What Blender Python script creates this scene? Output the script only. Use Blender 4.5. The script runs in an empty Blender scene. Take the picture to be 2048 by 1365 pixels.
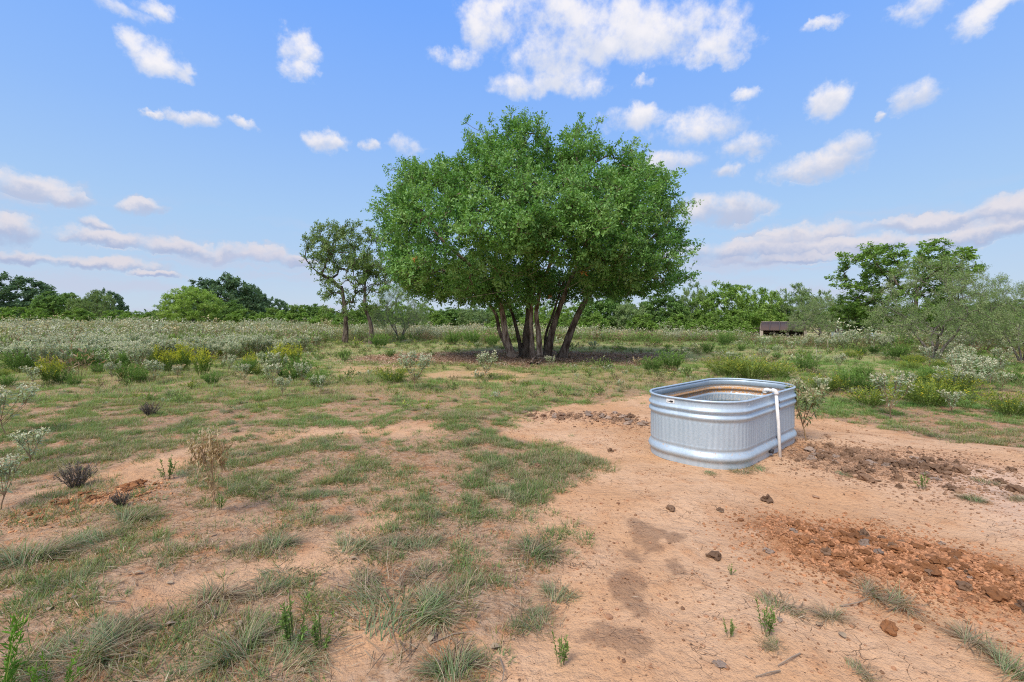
import bpy, math, random
import numpy as np
R = math.radians
C = bpy.context.scene.collection
scene = bpy.context.scene

# ------------------------------------------------------------------ camera
EYE, FPX, HZ = 1.33, 910.0, 642.0        # eye height (m), focal length and horizon row in photo pixels
cam_d = bpy.data.cameras.new("camera"); cam = bpy.data.objects.new("camera", cam_d); C.objects.link(cam)
cam.location = (0, 0, EYE); cam.rotation_euler = (R(90), 0, 0)
cam_d.sensor_width = 36; cam_d.lens = 16.0; cam_d.shift_y = -(682.5 - HZ) / 2048
cam_d.clip_start = 0.05; cam_d.clip_end = 5000
scene.camera = cam
scene.view_settings.view_transform = 'Standard'
scene.view_settings.look = 'None'
scene.view_settings.gamma = 1
scene.view_settings.exposure = 0.42
scene.cycles.max_bounces = 6
scene.cycles.transparent_max_bounces = 4
scene.cycles.use_denoising = False
scene.cycles.filter_width = 1.1

# ------------------------------------------------------------------ sun
SUN_EL, SUN_AZ = 52, 215                  # degrees; azimuth clockwise from +Y (behind the viewer, to the left)
sd = bpy.data.lights.new("sun", 'SUN'); sun = bpy.data.objects.new("sun", sd); C.objects.link(sun)
sd.energy = 3.0; sd.angle = R(24); sd.color = (1.0, 0.93, 0.82)
sun.rotation_euler = (R(90 - SUN_EL), 0, R(180 - SUN_AZ))

# ------------------------------------------------------------------ sky with clouds (world directions)
def node(nt, kind, **kw):
    n = nt.nodes.new(kind)
    for k, v in kw.items():
        setattr(n, k, v)
    return n

def math_node(nt, op, a, b=None, clamp=False):
    n = nt.nodes.new('ShaderNodeMath'); n.operation = op; n.use_clamp = clamp
    for i, v in enumerate((a, b)):
        if v is None: continue
        if isinstance(v, (int, float)): n.inputs[i].default_value = v
        else: nt.links.new(v, n.inputs[i])
    return n.outputs[0]

def azel(px, py):
    x, z = (px - 1024) / FPX, (HZ - py) / FPX
    return math.atan2(x, 1), math.atan2(z, math.hypot(x, 1))

CLOUDS = [  # centre and half axes, as seen towards the field (photo pixel units turned into directions)
 (1200,55,190,90),(1250,70,200,60),(1130,140,70,60),(1330,65,150,58),(1440,85,62,48),(1455,118,40,28),(975,45,62,75),(920,112,62,26),(1095,105,80,60),(1120,30,120,60),
 (1085,168,92,34),(1165,180,58,30),(310,108,70,42),(268,78,38,30),(345,130,40,26),(597,95,45,42),(600,140,38,30),
 (240,12,95,26),(310,10,60,24),(385,240,65,19),(308,234,24,12),(470,249,38,15),(650,284,50,26),(815,291,42,24),(745,296,24,14),
 (70,376,105,34),(135,400,60,20),(22,460,60,33),(272,415,45,18),(193,448,32,17),(215,476,130,18),(345,488,120,18),(470,504,130,20),
 (60,515,110,15),(200,525,140,16),(560,516,80,14),(310,546,60,9),(1275,238,72,30),(1400,255,105,42),(1490,292,66,30),(1350,327,70,32),
 (1440,346,42,20),(1500,197,30,18),(1653,207,50,36),(1825,200,62,40),(1752,238,18,11),(1640,330,108,34),(1695,290,48,30),
 (1450,420,88,32),(1600,472,120,20),(1490,502,190,25),(1720,492,220,22),(1850,442,160,17),(1995,428,100,28),(1960,466,170,25),
 (1560,520,170,12),(1830,28,60,36),(1955,40,70,36),(1655,35,50,15),(2012,8,62,24),(1295,160,24,18),(-150,420,140,40),(2250,300,140,50),(2230,100,120,50)]

w = bpy.data.worlds.new("World"); scene.world = w; w.use_nodes = True
nt = w.node_tree; nt.nodes.clear(); L = nt.links.new
g = bpy.data.node_groups.new("cloud_puff", 'ShaderNodeTree')
for nm, io in (("P", 'INPUT'), ("centre", 'INPUT'), ("inv_size", 'INPUT'), ("sums", 'INPUT'), ("sums", 'OUTPUT')):
    g.interface.new_socket(nm, in_out=io, socket_type='NodeSocketVector')
gi, go = g.nodes.new('NodeGroupInput'), g.nodes.new('NodeGroupOutput')
sub = node(g, 'ShaderNodeVectorMath', operation='SUBTRACT'); mul = node(g, 'ShaderNodeVectorMath', operation='MULTIPLY')
dot = node(g, 'ShaderNodeVectorMath', operation='DOT_PRODUCT'); sep = node(g, 'ShaderNodeSeparateXYZ')
chain = node(g, 'ShaderNodeVectorMath', operation='MULTIPLY_ADD')   # keeps the puffs in sequence
g.links.new(gi.outputs[3], chain.inputs[0]); chain.inputs[1].default_value = (1e-12,) * 3; g.links.new(gi.outputs[0], chain.inputs[2]); g.links.new(chain.outputs[0], sub.inputs[0]); g.links.new(gi.outputs[1], sub.inputs[1])
g.links.new(sub.outputs[0], mul.inputs[0]); g.links.new(gi.outputs[2], mul.inputs[1])
g.links.new(mul.outputs[0], dot.inputs[0]); g.links.new(mul.outputs[0], dot.inputs[1]); g.links.new(mul.outputs[0], sep.inputs[0])
wv = math_node(g, 'SUBTRACT', 1.0, dot.outputs['Value'])
wp = math_node(g, 'MAXIMUM', wv, 0.0)
sa = node(g, 'ShaderNodeSeparateXYZ'); g.links.new(gi.outputs[3], sa.inputs[0]); co = node(g, 'ShaderNodeCombineXYZ')
g.links.new(math_node(g, 'MAXIMUM', sa.outputs[0], wv), co.inputs[0])
g.links.new(math_node(g, 'ADD', sa.outputs[1], math_node(g, 'MULTIPLY', wp, sep.outputs[1])), co.inputs[1])
g.links.new(math_node(g, 'ADD', sa.outputs[2], wp), co.inputs[2]); g.links.new(co.outputs[0], go.inputs[0])

tc = node(nt, 'ShaderNodeTexCoord')
nrm = node(nt, 'ShaderNodeVectorMath', operation='NORMALIZE'); L(tc.outputs['Generated'], nrm.inputs[0])
# wobble the direction so that cloud outlines are ragged
nz1 = node(nt, 'ShaderNodeTexNoise'); nz1.inputs['Scale'].default_value = 9; nz1.inputs['Detail'].default_value = 7; nz1.inputs['Roughness'].default_value = .62
L(nrm.outputs[0], nz1.inputs['Vector'])
s1 = node(nt, 'ShaderNodeVectorMath', operation='SUBTRACT'); L(nz1.outputs['Color'], s1.inputs[0]); s1.inputs[1].default_value = (.5, .5, .5)
s2 = node(nt, 'ShaderNodeVectorMath', operation='MULTIPLY'); L(s1.outputs[0], s2.inputs[0]); s2.inputs[1].default_value = (.075, .075, .055)
nz3 = node(nt, 'ShaderNodeTexNoise'); nz3.inputs['Scale'].default_value = 34; nz3.inputs['Detail'].default_value = 6; nz3.inputs['Roughness'].default_value = .6; L(nrm.outputs[0], nz3.inputs['Vector'])
s4 = node(nt, 'ShaderNodeVectorMath', operation='MULTIPLY_ADD'); L(nz3.outputs['Color'], s4.inputs[0]); s4.inputs[1].default_value = (.04, .04, .03); L(s2.outputs[0], s4.inputs[2])
s5 = node(nt, 'ShaderNodeVectorMath', operation='SUBTRACT'); L(s4.outputs[0], s5.inputs[0]); s5.inputs[1].default_value = (.02, .02, .015)
s3 = node(nt, 'ShaderNodeVectorMath', operation='ADD'); L(nrm.outputs[0], s3.inputs[0]); L(s5.outputs[0], s3.inputs[1])
sp = node(nt, 'ShaderNodeSeparateXYZ'); L(s3.outputs[0], sp.inputs[0])
az = math_node(nt, 'ARCTAN2', sp.outputs[0], sp.outputs[1])
hyp = math_node(nt, 'SQRT', math_node(nt, 'ADD', math_node(nt, 'POWER', sp.outputs[0], 2.0), math_node(nt, 'POWER', sp.outputs[1], 2.0)))
el = math_node(nt, 'ARCTAN2', sp.outputs[2], hyp)
cmb = node(nt, 'ShaderNodeCombineXYZ'); L(az, cmb.inputs[0]); L(el, cmb.inputs[1])
acc = None
for (cx, cy, rx, ry) in CLOUDS:
    a, e = azel(cx, cy)
    a1, _ = azel(cx + rx, cy); a0, _ = azel(cx - rx, cy); _, e1 = azel(cx, cy - ry); _, e0 = azel(cx, cy + ry)
    k = node(nt, 'ShaderNodeGroup', node_tree=g)
    L(cmb.outputs[0], k.inputs[0]); k.inputs[1].default_value = (a, e, 0); k.inputs[2].default_value = (2 / (a1 - a0), 2 / (e1 - e0), 0)
    if acc is None: k.inputs[3].default_value = (-50.0, 0, 0)
    else: L(acc, k.inputs[3])
    acc = k.outputs[0]
sa = node(nt, 'ShaderNodeSeparateXYZ'); L(acc, sa.inputs[0]); best, sv, sw = sa.outputs
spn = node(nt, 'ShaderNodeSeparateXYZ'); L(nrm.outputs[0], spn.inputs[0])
added_cover = node(nt, 'ShaderNodeMapRange', interpolation_type='SMOOTHSTEP'); L(math_node(nt, 'SUBTRACT', math_node(nt, 'MULTIPLY', spn.outputs[2], .85), spn.outputs[1]), added_cover.inputs['Value'])  # cloud cover added to the unseen sky behind and overhead, whitens the light
added_cover.inputs['From Min'].default_value = -.05; added_cover.inputs['From Max'].default_value = .25; added_cover.inputs['To Min'].default_value = -8; added_cover.inputs['To Max'].default_value = .55
best = math_node(nt, 'MAXIMUM', best, added_cover.outputs[0])
vmean = math_node(nt, 'DIVIDE', sv, math_node(nt, 'ADD', sw, 0.02))
nz2 = node(nt, 'ShaderNodeTexNoise'); nz2.inputs['Scale'].default_value = 19; nz2.inputs['Detail'].default_value = 9; nz2.inputs['Roughness'].default_value = .6
L(nrm.outputs[0], nz2.inputs['Vector'])
lowb = node(nt, 'ShaderNodeMapRange', interpolation_type='SMOOTHSTEP'); L(el, lowb.inputs['Value']); lowb.inputs['From Min'].default_value = .30; lowb.inputs['From Max'].default_value = .16; lowb.inputs['To Max'].default_value = .38
best = math_node(nt, 'ADD', best, lowb.outputs[0])
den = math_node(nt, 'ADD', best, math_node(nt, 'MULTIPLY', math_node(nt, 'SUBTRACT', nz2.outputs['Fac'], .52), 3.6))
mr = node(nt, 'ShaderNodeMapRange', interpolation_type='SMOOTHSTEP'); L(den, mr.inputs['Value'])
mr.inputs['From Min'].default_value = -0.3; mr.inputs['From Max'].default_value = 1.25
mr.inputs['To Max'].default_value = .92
# cloud colour: cream tops, grey-lavender undersides, stronger low down
lit = node(nt, 'ShaderNodeMapRange', interpolation_type='SMOOTHSTEP'); L(math_node(nt, 'ADD', vmean, math_node(nt, 'MULTIPLY', math_node(nt, 'SUBTRACT', nz1.outputs['Fac'], .5), 2.0)), lit.inputs['Value'])
lit.inputs['From Min'].default_value = -.5; lit.inputs['From Max'].default_value = .4
lowm = node(nt, 'ShaderNodeMapRange'); L(el, lowm.inputs['Value']); lowm.inputs['From Min'].default_value = .1; lowm.inputs['From Max'].default_value = .42
cdark = node(nt, 'ShaderNodeMix', data_type='RGBA'); L(lowm.outputs[0], cdark.inputs['Factor'])
cdark.inputs['A'].default_value = (3.0, 3.55, 5.1, 1); cdark.inputs['B'].default_value = (5.6, 5.8, 6.5, 1)
clit = node(nt, 'ShaderNodeMix', data_type='RGBA'); L(lowm.outputs[0], clit.inputs['Factor'])
clit.inputs['A'].default_value = (5.6, 5.3, 5.7, 1); clit.inputs['B'].default_value = (7.3, 7.05, 7.1, 1)
ccol = node(nt, 'ShaderNodeMix', data_type='RGBA'); L(lit.outputs[0], ccol.inputs['Factor']); L(cdark.outputs['Result'], ccol.inputs['A']); L(clit.outputs['Result'], ccol.inputs['B'])
sky = node(nt, 'ShaderNodeTexSky', sky_type='NISHITA'); sky.sun_disc = False
sky.sun_elevation = R(SUN_EL); sky.sun_rotation = R(SUN_AZ); sky.air_density = 1.0; sky.dust_density = .6; sky.ozone_density = 1.6
# the air's own colour by height above the horizon
sp0 = node(nt, 'ShaderNodeSeparateXYZ'); L(nrm.outputs[0], sp0.inputs[0])
ramp = node(nt, 'ShaderNodeValToRGB'); L(sp0.outputs[2], ramp.inputs[0])
RAMP = [(0.0, (.55, .64, .76)), (.08, (.47, .61, .80)), (.20, (.38, .58, .86)), (.36, (.27, .485, .92)), (.56, (.175, .395, .96)), (1.0, (.10, .29, .88))]
cr = ramp.color_ramp
while len(cr.elements) < len(RAMP): cr.elements.new(.5)
for e_, (p_, c_) in zip(cr.elements, RAMP): e_.position = p_; e_.color = (*c_, 1)
gain = node(nt, 'ShaderNodeVectorMath', operation='SCALE'); L(ramp.outputs[0], gain.inputs[0]); gain.inputs['Scale'].default_value = 8.0
air = node(nt, 'ShaderNodeMix', data_type='RGBA'); air.inputs['Factor'].default_value = .92
L(sky.outputs[0], air.inputs['A']); L(gain.outputs[0], air.inputs['B'])
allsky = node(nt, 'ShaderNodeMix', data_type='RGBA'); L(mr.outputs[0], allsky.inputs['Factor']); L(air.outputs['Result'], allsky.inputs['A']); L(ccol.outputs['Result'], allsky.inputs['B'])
# thin layered haze clouds low over the horizon
cv = node(nt, 'ShaderNodeCombineXYZ'); L(math_node(nt, 'MULTIPLY', az, 3.2), cv.inputs[0]); L(math_node(nt, 'MULTIPLY', el, 30.0), cv.inputs[1])
nz4 = node(nt, 'ShaderNodeTexNoise'); nz4.inputs['Scale'].default_value = 1.0; nz4.inputs['Detail'].default_value = 6; nz4.inputs['Roughness'].default_value = .55; L(cv.outputs[0], nz4.inputs['Vector'])
st1 = node(nt, 'ShaderNodeMapRange', interpolation_type='SMOOTHSTEP'); L(nz4.outputs['Fac'], st1.inputs['Value']); st1.inputs['From Min'].default_value = .46; st1.inputs['From Max'].default_value = .66
st2 = node(nt, 'ShaderNodeMapRange', interpolation_type='SMOOTHSTEP'); L(el, st2.inputs['Value']); st2.inputs['From Min'].default_value = .24; st2.inputs['From Max'].default_value = .10; st2.inputs['To Max'].default_value = .6
lay = node(nt, 'ShaderNodeMix', data_type='RGBA'); L(math_node(nt, 'MULTIPLY', st1.outputs[0], st2.outputs[0]), lay.inputs['Factor']); L(allsky.outputs['Result'], lay.inputs['A']); lay.inputs['B'].default_value = (4.3, 4.55, 5.7, 1)
allsky = lay
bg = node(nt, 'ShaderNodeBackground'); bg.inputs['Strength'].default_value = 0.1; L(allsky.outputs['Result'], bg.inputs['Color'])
w.cycles.sampling_method = 'MANUAL'; w.cycles.sample_map_resolution = 256
wo = node(nt, 'ShaderNodeOutputWorld'); L(bg.outputs[0], wo.inputs[0])

# ------------------------------------------------------------------ helpers
def nrmz(v):
    v = np.asarray(v, float); return v / np.maximum(np.linalg.norm(v, axis=-1, keepdims=True), 1e-9)

class MB:
    """collects vertices, faces and a colour per vertex, then links them as ONE mesh object"""
    def __init__(s): s.v, s.f, s.c, s.m, s.n = [], {}, [], [], 0
    def add(s, v, f, col, mi=0):
        v = np.asarray(v, np.float32).reshape(-1, 3); f = np.asarray(f, np.int64); col = np.asarray(col, np.float32)
        if col.ndim == 1: col = np.tile(col, (len(v), 1))
        s.v.append(v); s.c.append(col); s.f.setdefault((f.shape[1], mi), []).append(f + s.n); s.n += len(v)
    def data(s, name, mats, smooth=False):
        me = bpy.data.meshes.new(name); V = np.concatenate(s.v); Cc = np.concatenate(s.c)
        me.vertices.add(len(V)); me.vertices.foreach_set('co', V.ravel())
        idx, tot, mi = [], [], []
        for (k, m), fl in s.f.items():
            F = np.concatenate(fl); idx.append(F.ravel()); tot.append(np.full(len(F), k)); mi.append(np.full(len(F), m))
        idx, tot, mi = np.concatenate(idx), np.concatenate(tot), np.concatenate(mi)
        me.loops.add(len(idx)); me.loops.foreach_set('vertex_index', idx.astype(np.int32))
        me.polygons.add(len(tot)); st = np.concatenate(([0], np.cumsum(tot)[:-1]))
        me.polygons.foreach_set('loop_start', st.astype(np.int32))
        me.polygons.foreach_set('material_index', mi.astype(np.int32))
        me.polygons.foreach_set('use_smooth', np.full(len(tot), smooth, dtype=bool))
        a = me.attributes.new('Col', 'FLOAT_COLOR', 'POINT')
        a.data.foreach_set('color', np.concatenate([Cc, np.ones((len(Cc), 1), np.float32)], 1).ravel())
        me.update(calc_edges=True)
        for m in (mats if isinstance(mats, (list, tuple)) else [mats]): me.materials.append(m)
        return me
    def build(s, name, mats, parent=None, smooth=False):
        o = bpy.data.objects.new(name, s.data(name, mats, smooth)); C.objects.link(o)
        if parent: o.parent = parent
        return o

def tag(o, label=None, cat=None, group=None, kind=None):
    if label: o['label'] = label
    if cat: o['category'] = cat
    if group: o['group'] = group
    if kind: o['kind'] = kind
    return o

def empty(name, loc, rz=0, scale=(1, 1, 1)):
    o = bpy.data.objects.new(name, None); C.objects.link(o); o.empty_display_size = .2
    o.location = loc; o.rotation_euler = (0, 0, rz); o.scale = scale if hasattr(scale, '__len__') else (scale,) * 3
    return o

KIDS = {}
def copy_tree(o, loc, rz=0, scale=1):
    c = o.copy(); C.objects.link(c)
    c.location = loc; c.rotation_euler = (0, 0, rz); c.scale = scale if hasattr(scale, '__len__') else (scale,) * 3
    for ch in KIDS.get(o.name) or list(o.children):
        d = ch.copy(); C.objects.link(d); d.parent = c
    return c

class Kind:
    """first use places the prototype itself, later uses copies"""
    def __init__(s, proto): s.p, s.used = proto, False
    def put(s, loc, rz=0, scale=1, label=None, cat=None, group=None):
        if not s.used:
            s.used = True; o = s.p; o.location = loc; o.rotation_euler = (0, 0, rz); o.scale = scale if hasattr(scale, '__len__') else (scale,) * 3
            KIDS[o.name] = list(o.children)
        else:
            o = copy_tree(s.p, loc, rz, scale)
        for k in ('label', 'category', 'group'):
            if k in o: del o[k]
        return tag(o, label, cat, group)

_tab = np.random.default_rng(77).random((256, 256))
def vnoise(x, y, s=0):
    x = np.asarray(x, float) + s * 17.31; y = np.asarray(y, float) + s * 9.77
    xi, yi = np.floor(x).astype(int), np.floor(y).astype(int); fx, fy = x - xi, y - yi
    fx, fy = fx * fx * (3 - 2 * fx), fy * fy * (3 - 2 * fy)
    t = lambda i, j: _tab[i & 255, j & 255]
    return (t(xi, yi) * (1 - fx) + t(xi + 1, yi) * fx) * (1 - fy) + (t(xi, yi + 1) * (1 - fx) + t(xi + 1, yi + 1) * fx) * fy
def fbm(x, y, s=0, o=4):
    r, a, n = 0, .5, 0
    for k in range(o):
        r = r + a * vnoise(x * 2 ** k, y * 2 ** k, s + k * 3); n += a; a *= .5
    return r / n
def vnoise3(P, sc, s=0):
    P = P * sc; k = np.floor(P[:, 2]); f = P[:, 2] - k; f = f * f * (3 - 2 * f)
    return vnoise(P[:, 0] + k * 31.7, P[:, 1] + k * 12.3, s) * (1 - f) + vnoise(P[:, 0] + (k + 1) * 31.7, P[:, 1] + (k + 1) * 12.3, s) * f
def sst(a, b, x):
    t = np.clip((np.asarray(x, float) - a) / (b - a), 0, 1); return t * t * (3 - 2 * t)

# ------------------------------------------------------------------ ground height
def flat_g(px, py): d = EYE * FPX / (py - HZ); return (px - 1024) / FPX * d, d
def gz0(x, y):
    x, y = np.asarray(x, float), np.asarray(y, float)
    z = .62 * sst(14, 55, y) * sst(2, -28, x) - .75 * sst(22, 60, y) * sst(-2, 16, x) - .25 * sst(22, 60, y)
    return z
PILE = [flat_g(1600, 1085), flat_g(1720, 1105), flat_g(1850, 1130), flat_g(1980, 1160)]
MUD = [flat_g(1640, 905), flat_g(1700, 925), flat_g(1800, 945)]
def near_line(x, y, pts, r):
    d = np.full(np.shape(x), 1e9)
    for (ax, ay), (bx, by) in zip(pts[:-1], pts[1:]):
        t = np.clip(((x - ax) * (bx - ax) + (y - ay) * (by - ay)) / ((bx - ax) ** 2 + (by - ay) ** 2), 0, 1)
        d = np.minimum(d, np.hypot(x - ax - t * (bx - ax), y - ay - t * (by - ay)))
    return np.exp(-(d / r) ** 2)
TX, TY = 2.287, 4.892; TA = .723
def gz(x, y):
    x, y = np.asarray(x, float), np.asarray(y, float)
    z = gz0(x, y)
    near = 1 - sst(25, 60, np.hypot(x, y))
    flat = 1 - np.exp(-(np.hypot(x - TX, y - TY) / 1.25) ** 4)
    z = z + near * flat * ((fbm(x * .55, y * .55, 5) - .5) * .16 + (fbm(x * 3, y * 3, 9, 3) - .5) * .045)
    z = z + near_line(x, y, PILE, .3) * (.035 + .07 * fbm(x * 6, y * 6, 21, 3)) + near_line(x, y, MUD, .3) * .07 * fbm(x * 5, y * 5, 22, 3) * flat
    return z
def G(px, py, lift=0):
    d = EYE * FPX / (py - HZ)
    for _ in range(12):
        x = (px - 1024) / FPX * d; d = .5 * d + .5 * (EYE - float(gz(x, d))) * FPX / (py - HZ)
    x = (px - 1024) / FPX * d
    return (x, d, float(gz(x, d)) + lift)
def at(px, d, lift=0):
    x = (px - 1024) / FPX * d; return (x, d, float(gz(x, d)) + lift)

BARE = np.array([flat_g(*p) for p in [(960,1365),(1090,1290),(1150,1170),(1160,1090),(1030,1010),(1110,965),(1190,925),(1090,880),(1000,868),(1040,825),(1130,812),
        (1260,800),(1330,788),(1600,822),(1700,842),(1850,872),(2048,905),(2700,1000),(3300,1365),(3300,2200),(700,2200)]])
def poly_sd(x, y, P):
    d = np.full(np.shape(x), 1e9); ins = np.zeros(np.shape(x), bool)
    for i in range(len(P)):
        (ax, ay), (bx, by) = P[i], P[(i + 1) % len(P)]
        t = np.clip(((x - ax) * (bx - ax) + (y - ay) * (by - ay)) / ((bx - ax) ** 2 + (by - ay) ** 2), 0, 1)
        d = np.minimum(d, np.hypot(x - ax - t * (bx - ax), y - ay - t * (by - ay)))
        c = ((ay > y) != (by > y)) & (x < (bx - ax) * (y - ay) / (by - ay + 1e-12) + ax); ins ^= c
    return np.where(ins, -d, d)
TREE = np.array([.85, 16.4])
def litter(x, y):
    r = np.hypot((x - TREE[0] + .6) / 6.5, (y - TREE[1]) / 3.8) + (fbm(x * .8, y * .8, 31) - .5) * .5
    return 1 - sst(.70, 1.05, r)
def bare(x, y):
    sdv = poly_sd(x, y, BARE) + (fbm(x * 1.6, y * 1.6, 41) - .5) * 1.1
    b = 1 - sst(-.25, .3, sdv)
    path = near_line(x, y, [flat_g(0, 985), flat_g(230, 960), flat_g(480, 875), flat_g(720, 862), flat_g(1000, 850)], .42)
    path = np.maximum(path, near_line(x, y, [flat_g(330, 1190), flat_g(620, 1130), flat_g(820, 1010)], .22))
    path = np.maximum(path, near_line(x, y, [flat_g(700, 1290), flat_g(900, 1120), flat_g(980, 1080)], .16))
    path = path * .68
    path = np.maximum(path, 1.6 * near_line(x, y, [flat_g(640, 738), flat_g(800, 742), flat_g(1000, 752)], .9))
    return np.clip(np.maximum(b, path * 1.25 * sst(.3, .55, fbm(x * 1.3, y * 1.3, 47))), 0, 1)
def veg(x, y):
    n = fbm(x * .9, y * .9, 51, 5)
    v = sst(.33, .52, n) * .55 + .45
    far = sst(4.5, 9, y)
    v = v * (1 - far) + far * (.55 + .45 * sst(.32, .5, n))
    return np.clip(v, 0, 1) * (1 - bare(x, y)) * (1 - .93 * litter(x, y))
STAIN = [(*flat_g(1285, 1072), .10, .26), (*flat_g(1262, 1110), .10, .12), (*flat_g(1330, 1075), .14, .07), (*flat_g(1262, 1195), .09, .26), (*flat_g(1250, 1290), .15, .12), (*flat_g(1690, 912), .55, .30), (*flat_g(1840, 935), .5, .2), (*flat_g(1240, 842), .3, .12), (*flat_g(920, 1150), .28, .14), (*flat_g(1350, 1140), .07, .1)]
def stain(x, y):
    s = np.zeros(np.shape(x))
    for (cx, cy, rx, ry) in STAIN:
        r = np.hypot((x - cx) / rx, (y - cy) / ry) + (fbm(x * 7, y * 7, 61) - .5) * 1.4
        s = np.maximum(s, 1 - sst(.7, 1.1, r))
    return s

# ------------------------------------------------------------------ materials
def principled(name):
    m = bpy.data.materials.new(name); m.use_nodes = True; t = m.node_tree
    return m, t, t.nodes['Principled BSDF'], t.nodes['Material Output']

def plant_mat(name, rough=.55, trans=.35, spec=.3, vary=.25):
    m, t, p, out = principled(name)
    a = node(t, 'ShaderNodeAttribute', attribute_name='Col')
    oi = node(t, 'ShaderNodeObjectInfo')
    mr_ = node(t, 'ShaderNodeMapRange'); t.links.new(oi.outputs['Random'], mr_.inputs['Value'])
    mr_.inputs['To Min'].default_value = 1 - vary; mr_.inputs['To Max'].default_value = 1 + vary
    sc = node(t, 'ShaderNodeVectorMath', operation='SCALE'); t.links.new(a.outputs['Color'], sc.inputs[0]); t.links.new(mr_.outputs[0], sc.inputs['Scale'])
    t.links.new(sc.outputs[0], p.inputs['Base Color']); p.inputs['Roughness'].default_value = rough; p.inputs['Specular IOR Level'].default_value = spec
    if trans:
        tr = node(t, 'ShaderNodeBsdfTranslucent'); mx = node(t, 'ShaderNodeMixShader'); mx.inputs[0].default_value = trans
        warm = node(t, 'ShaderNodeVectorMath', operation='MULTIPLY'); t.links.new(sc.outputs[0], warm.inputs[0]); warm.inputs[1].default_value = (1.15, 1.15, .6)
        t.links.new(warm.outputs[0], tr.inputs['Color'])
        t.links.new(p.outputs[0], mx.inputs[1]); t.links.new(tr.outputs[0], mx.inputs[2]); t.links.new(mx.outputs[0], out.inputs[0])
    return m

def bark_mat(name, c1, c2, scale=9):
    m, t, p, out = principled(name)
    tc_ = node(t, 'ShaderNodeTexCoord'); mp = node(t, 'ShaderNodeMapping'); mp.inputs['Scale'].default_value = (1, 1, .3); t.links.new(tc_.outputs['Object'], mp.inputs[0])
    n1 = node(t, 'ShaderNodeTexNoise'); n1.inputs['Scale'].default_value = scale; n1.inputs['Detail'].default_value = 6; t.links.new(mp.outputs[0], n1.inputs['Vector'])
    v1 = node(t, 'ShaderNodeTexVoronoi', feature='DISTANCE_TO_EDGE'); v1.inputs['Scale'].default_value = scale * 2.2; t.links.new(mp.outputs[0], v1.inputs['Vector'])
    rp = node(t, 'ShaderNodeValToRGB'); t.links.new(n1.outputs['Fac'], rp.inputs[0])
    rp.color_ramp.elements[0].position = .38; rp.color_ramp.elements[1].position = .66
    rp.color_ramp.elements[0].color = (*c1, 1); rp.color_ramp.elements[1].color = (*c2, 1)
    at_ = node(t, 'ShaderNodeAttribute', attribute_name='Col')
    ml = node(t, 'ShaderNodeVectorMath', operation='MULTIPLY'); t.links.new(rp.outputs[0], ml.inputs[0]); t.links.new(at_.outputs['Color'], ml.inputs[1])
    t.links.new(ml.outputs[0], p.inputs['Base Color']); p.inputs['Roughness'].default_value = .9; p.inputs['Specular IOR Level'].default_value = .15
    b = node(t, 'ShaderNodeBump'); b.inputs['Strength'].default_value = .8; b.inputs['Distance'].default_value = .03
    ad = math_node(t, 'ADD', n1.outputs['Fac'], math_node(t, 'MULTIPLY', v1.outputs['Distance'], 1.5)); t.links.new(ad, b.inputs['Height']); t.links.new(b.outputs[0], p.inputs['Normal'])
    return m

M_LEAF = plant_mat('oak_leaf', .45, .36, .4, .05)
M_FAR = plant_mat('far_leaf', .6, .3, .25, .06)
M_WEED = plant_mat('weed_leaf', .6, .35, .2, .12)
M_GRASS = plant_mat('grass_blade', .6, .35, .2, .12)
M_DRY = plant_mat('dry_stem', .85, .1, .1, .1)
M_BARK = bark_mat('bark', (.055, .038, .028), (.22, .18, .145))
M_PALE = bark_mat('pale_bark', (.10, .085, .07), (.30, .27, .24))

def soil_mat(name):
    """soil of the clods and crumbs: colour from the mesh, roughened"""
    m, t, p, out = principled(name)
    a = node(t, 'ShaderNodeAttribute', attribute_name='Col'); tc_ = node(t, 'ShaderNodeTexCoord'); oi = node(t, 'ShaderNodeObjectInfo')
    n1 = node(t, 'ShaderNodeTexNoise'); n1.inputs['Scale'].default_value = 38; n1.inputs['Detail'].default_value = 6; t.links.new(tc_.outputs['Object'], n1.inputs['Vector'])
    mr_ = node(t, 'ShaderNodeMapRange'); t.links.new(math_node(t, 'ADD', math_node(t, 'MULTIPLY', n1.outputs['Fac'], 1.0), math_node(t, 'MULTIPLY', oi.outputs['Random'], .5)), mr_.inputs['Value'])
    mr_.inputs['From Min'].default_value = .3; mr_.inputs['From Max'].default_value = 1.2; mr_.inputs['To Min'].default_value = .55; mr_.inputs['To Max'].default_value = 1.5
    sc = node(t, 'ShaderNodeVectorMath', operation='SCALE'); t.links.new(a.outputs['Color'], sc.inputs[0]); t.links.new(mr_.outputs[0], sc.inputs['Scale'])
    t.links.new(sc.outputs[0], p.inputs['Base Color']); p.inputs['Roughness'].default_value = .95; p.inputs['Specular IOR Level'].default_value = .1
    b = node(t, 'ShaderNodeBump'); b.inputs['Strength'].default_value = .7; b.inputs['Distance'].default_value = .008; t.links.new(n1.outputs['Fac'], b.inputs['Height']); t.links.new(b.outputs[0], p.inputs['Normal'])
    return m
M_SOIL = soil_mat('soil_clod')

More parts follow.
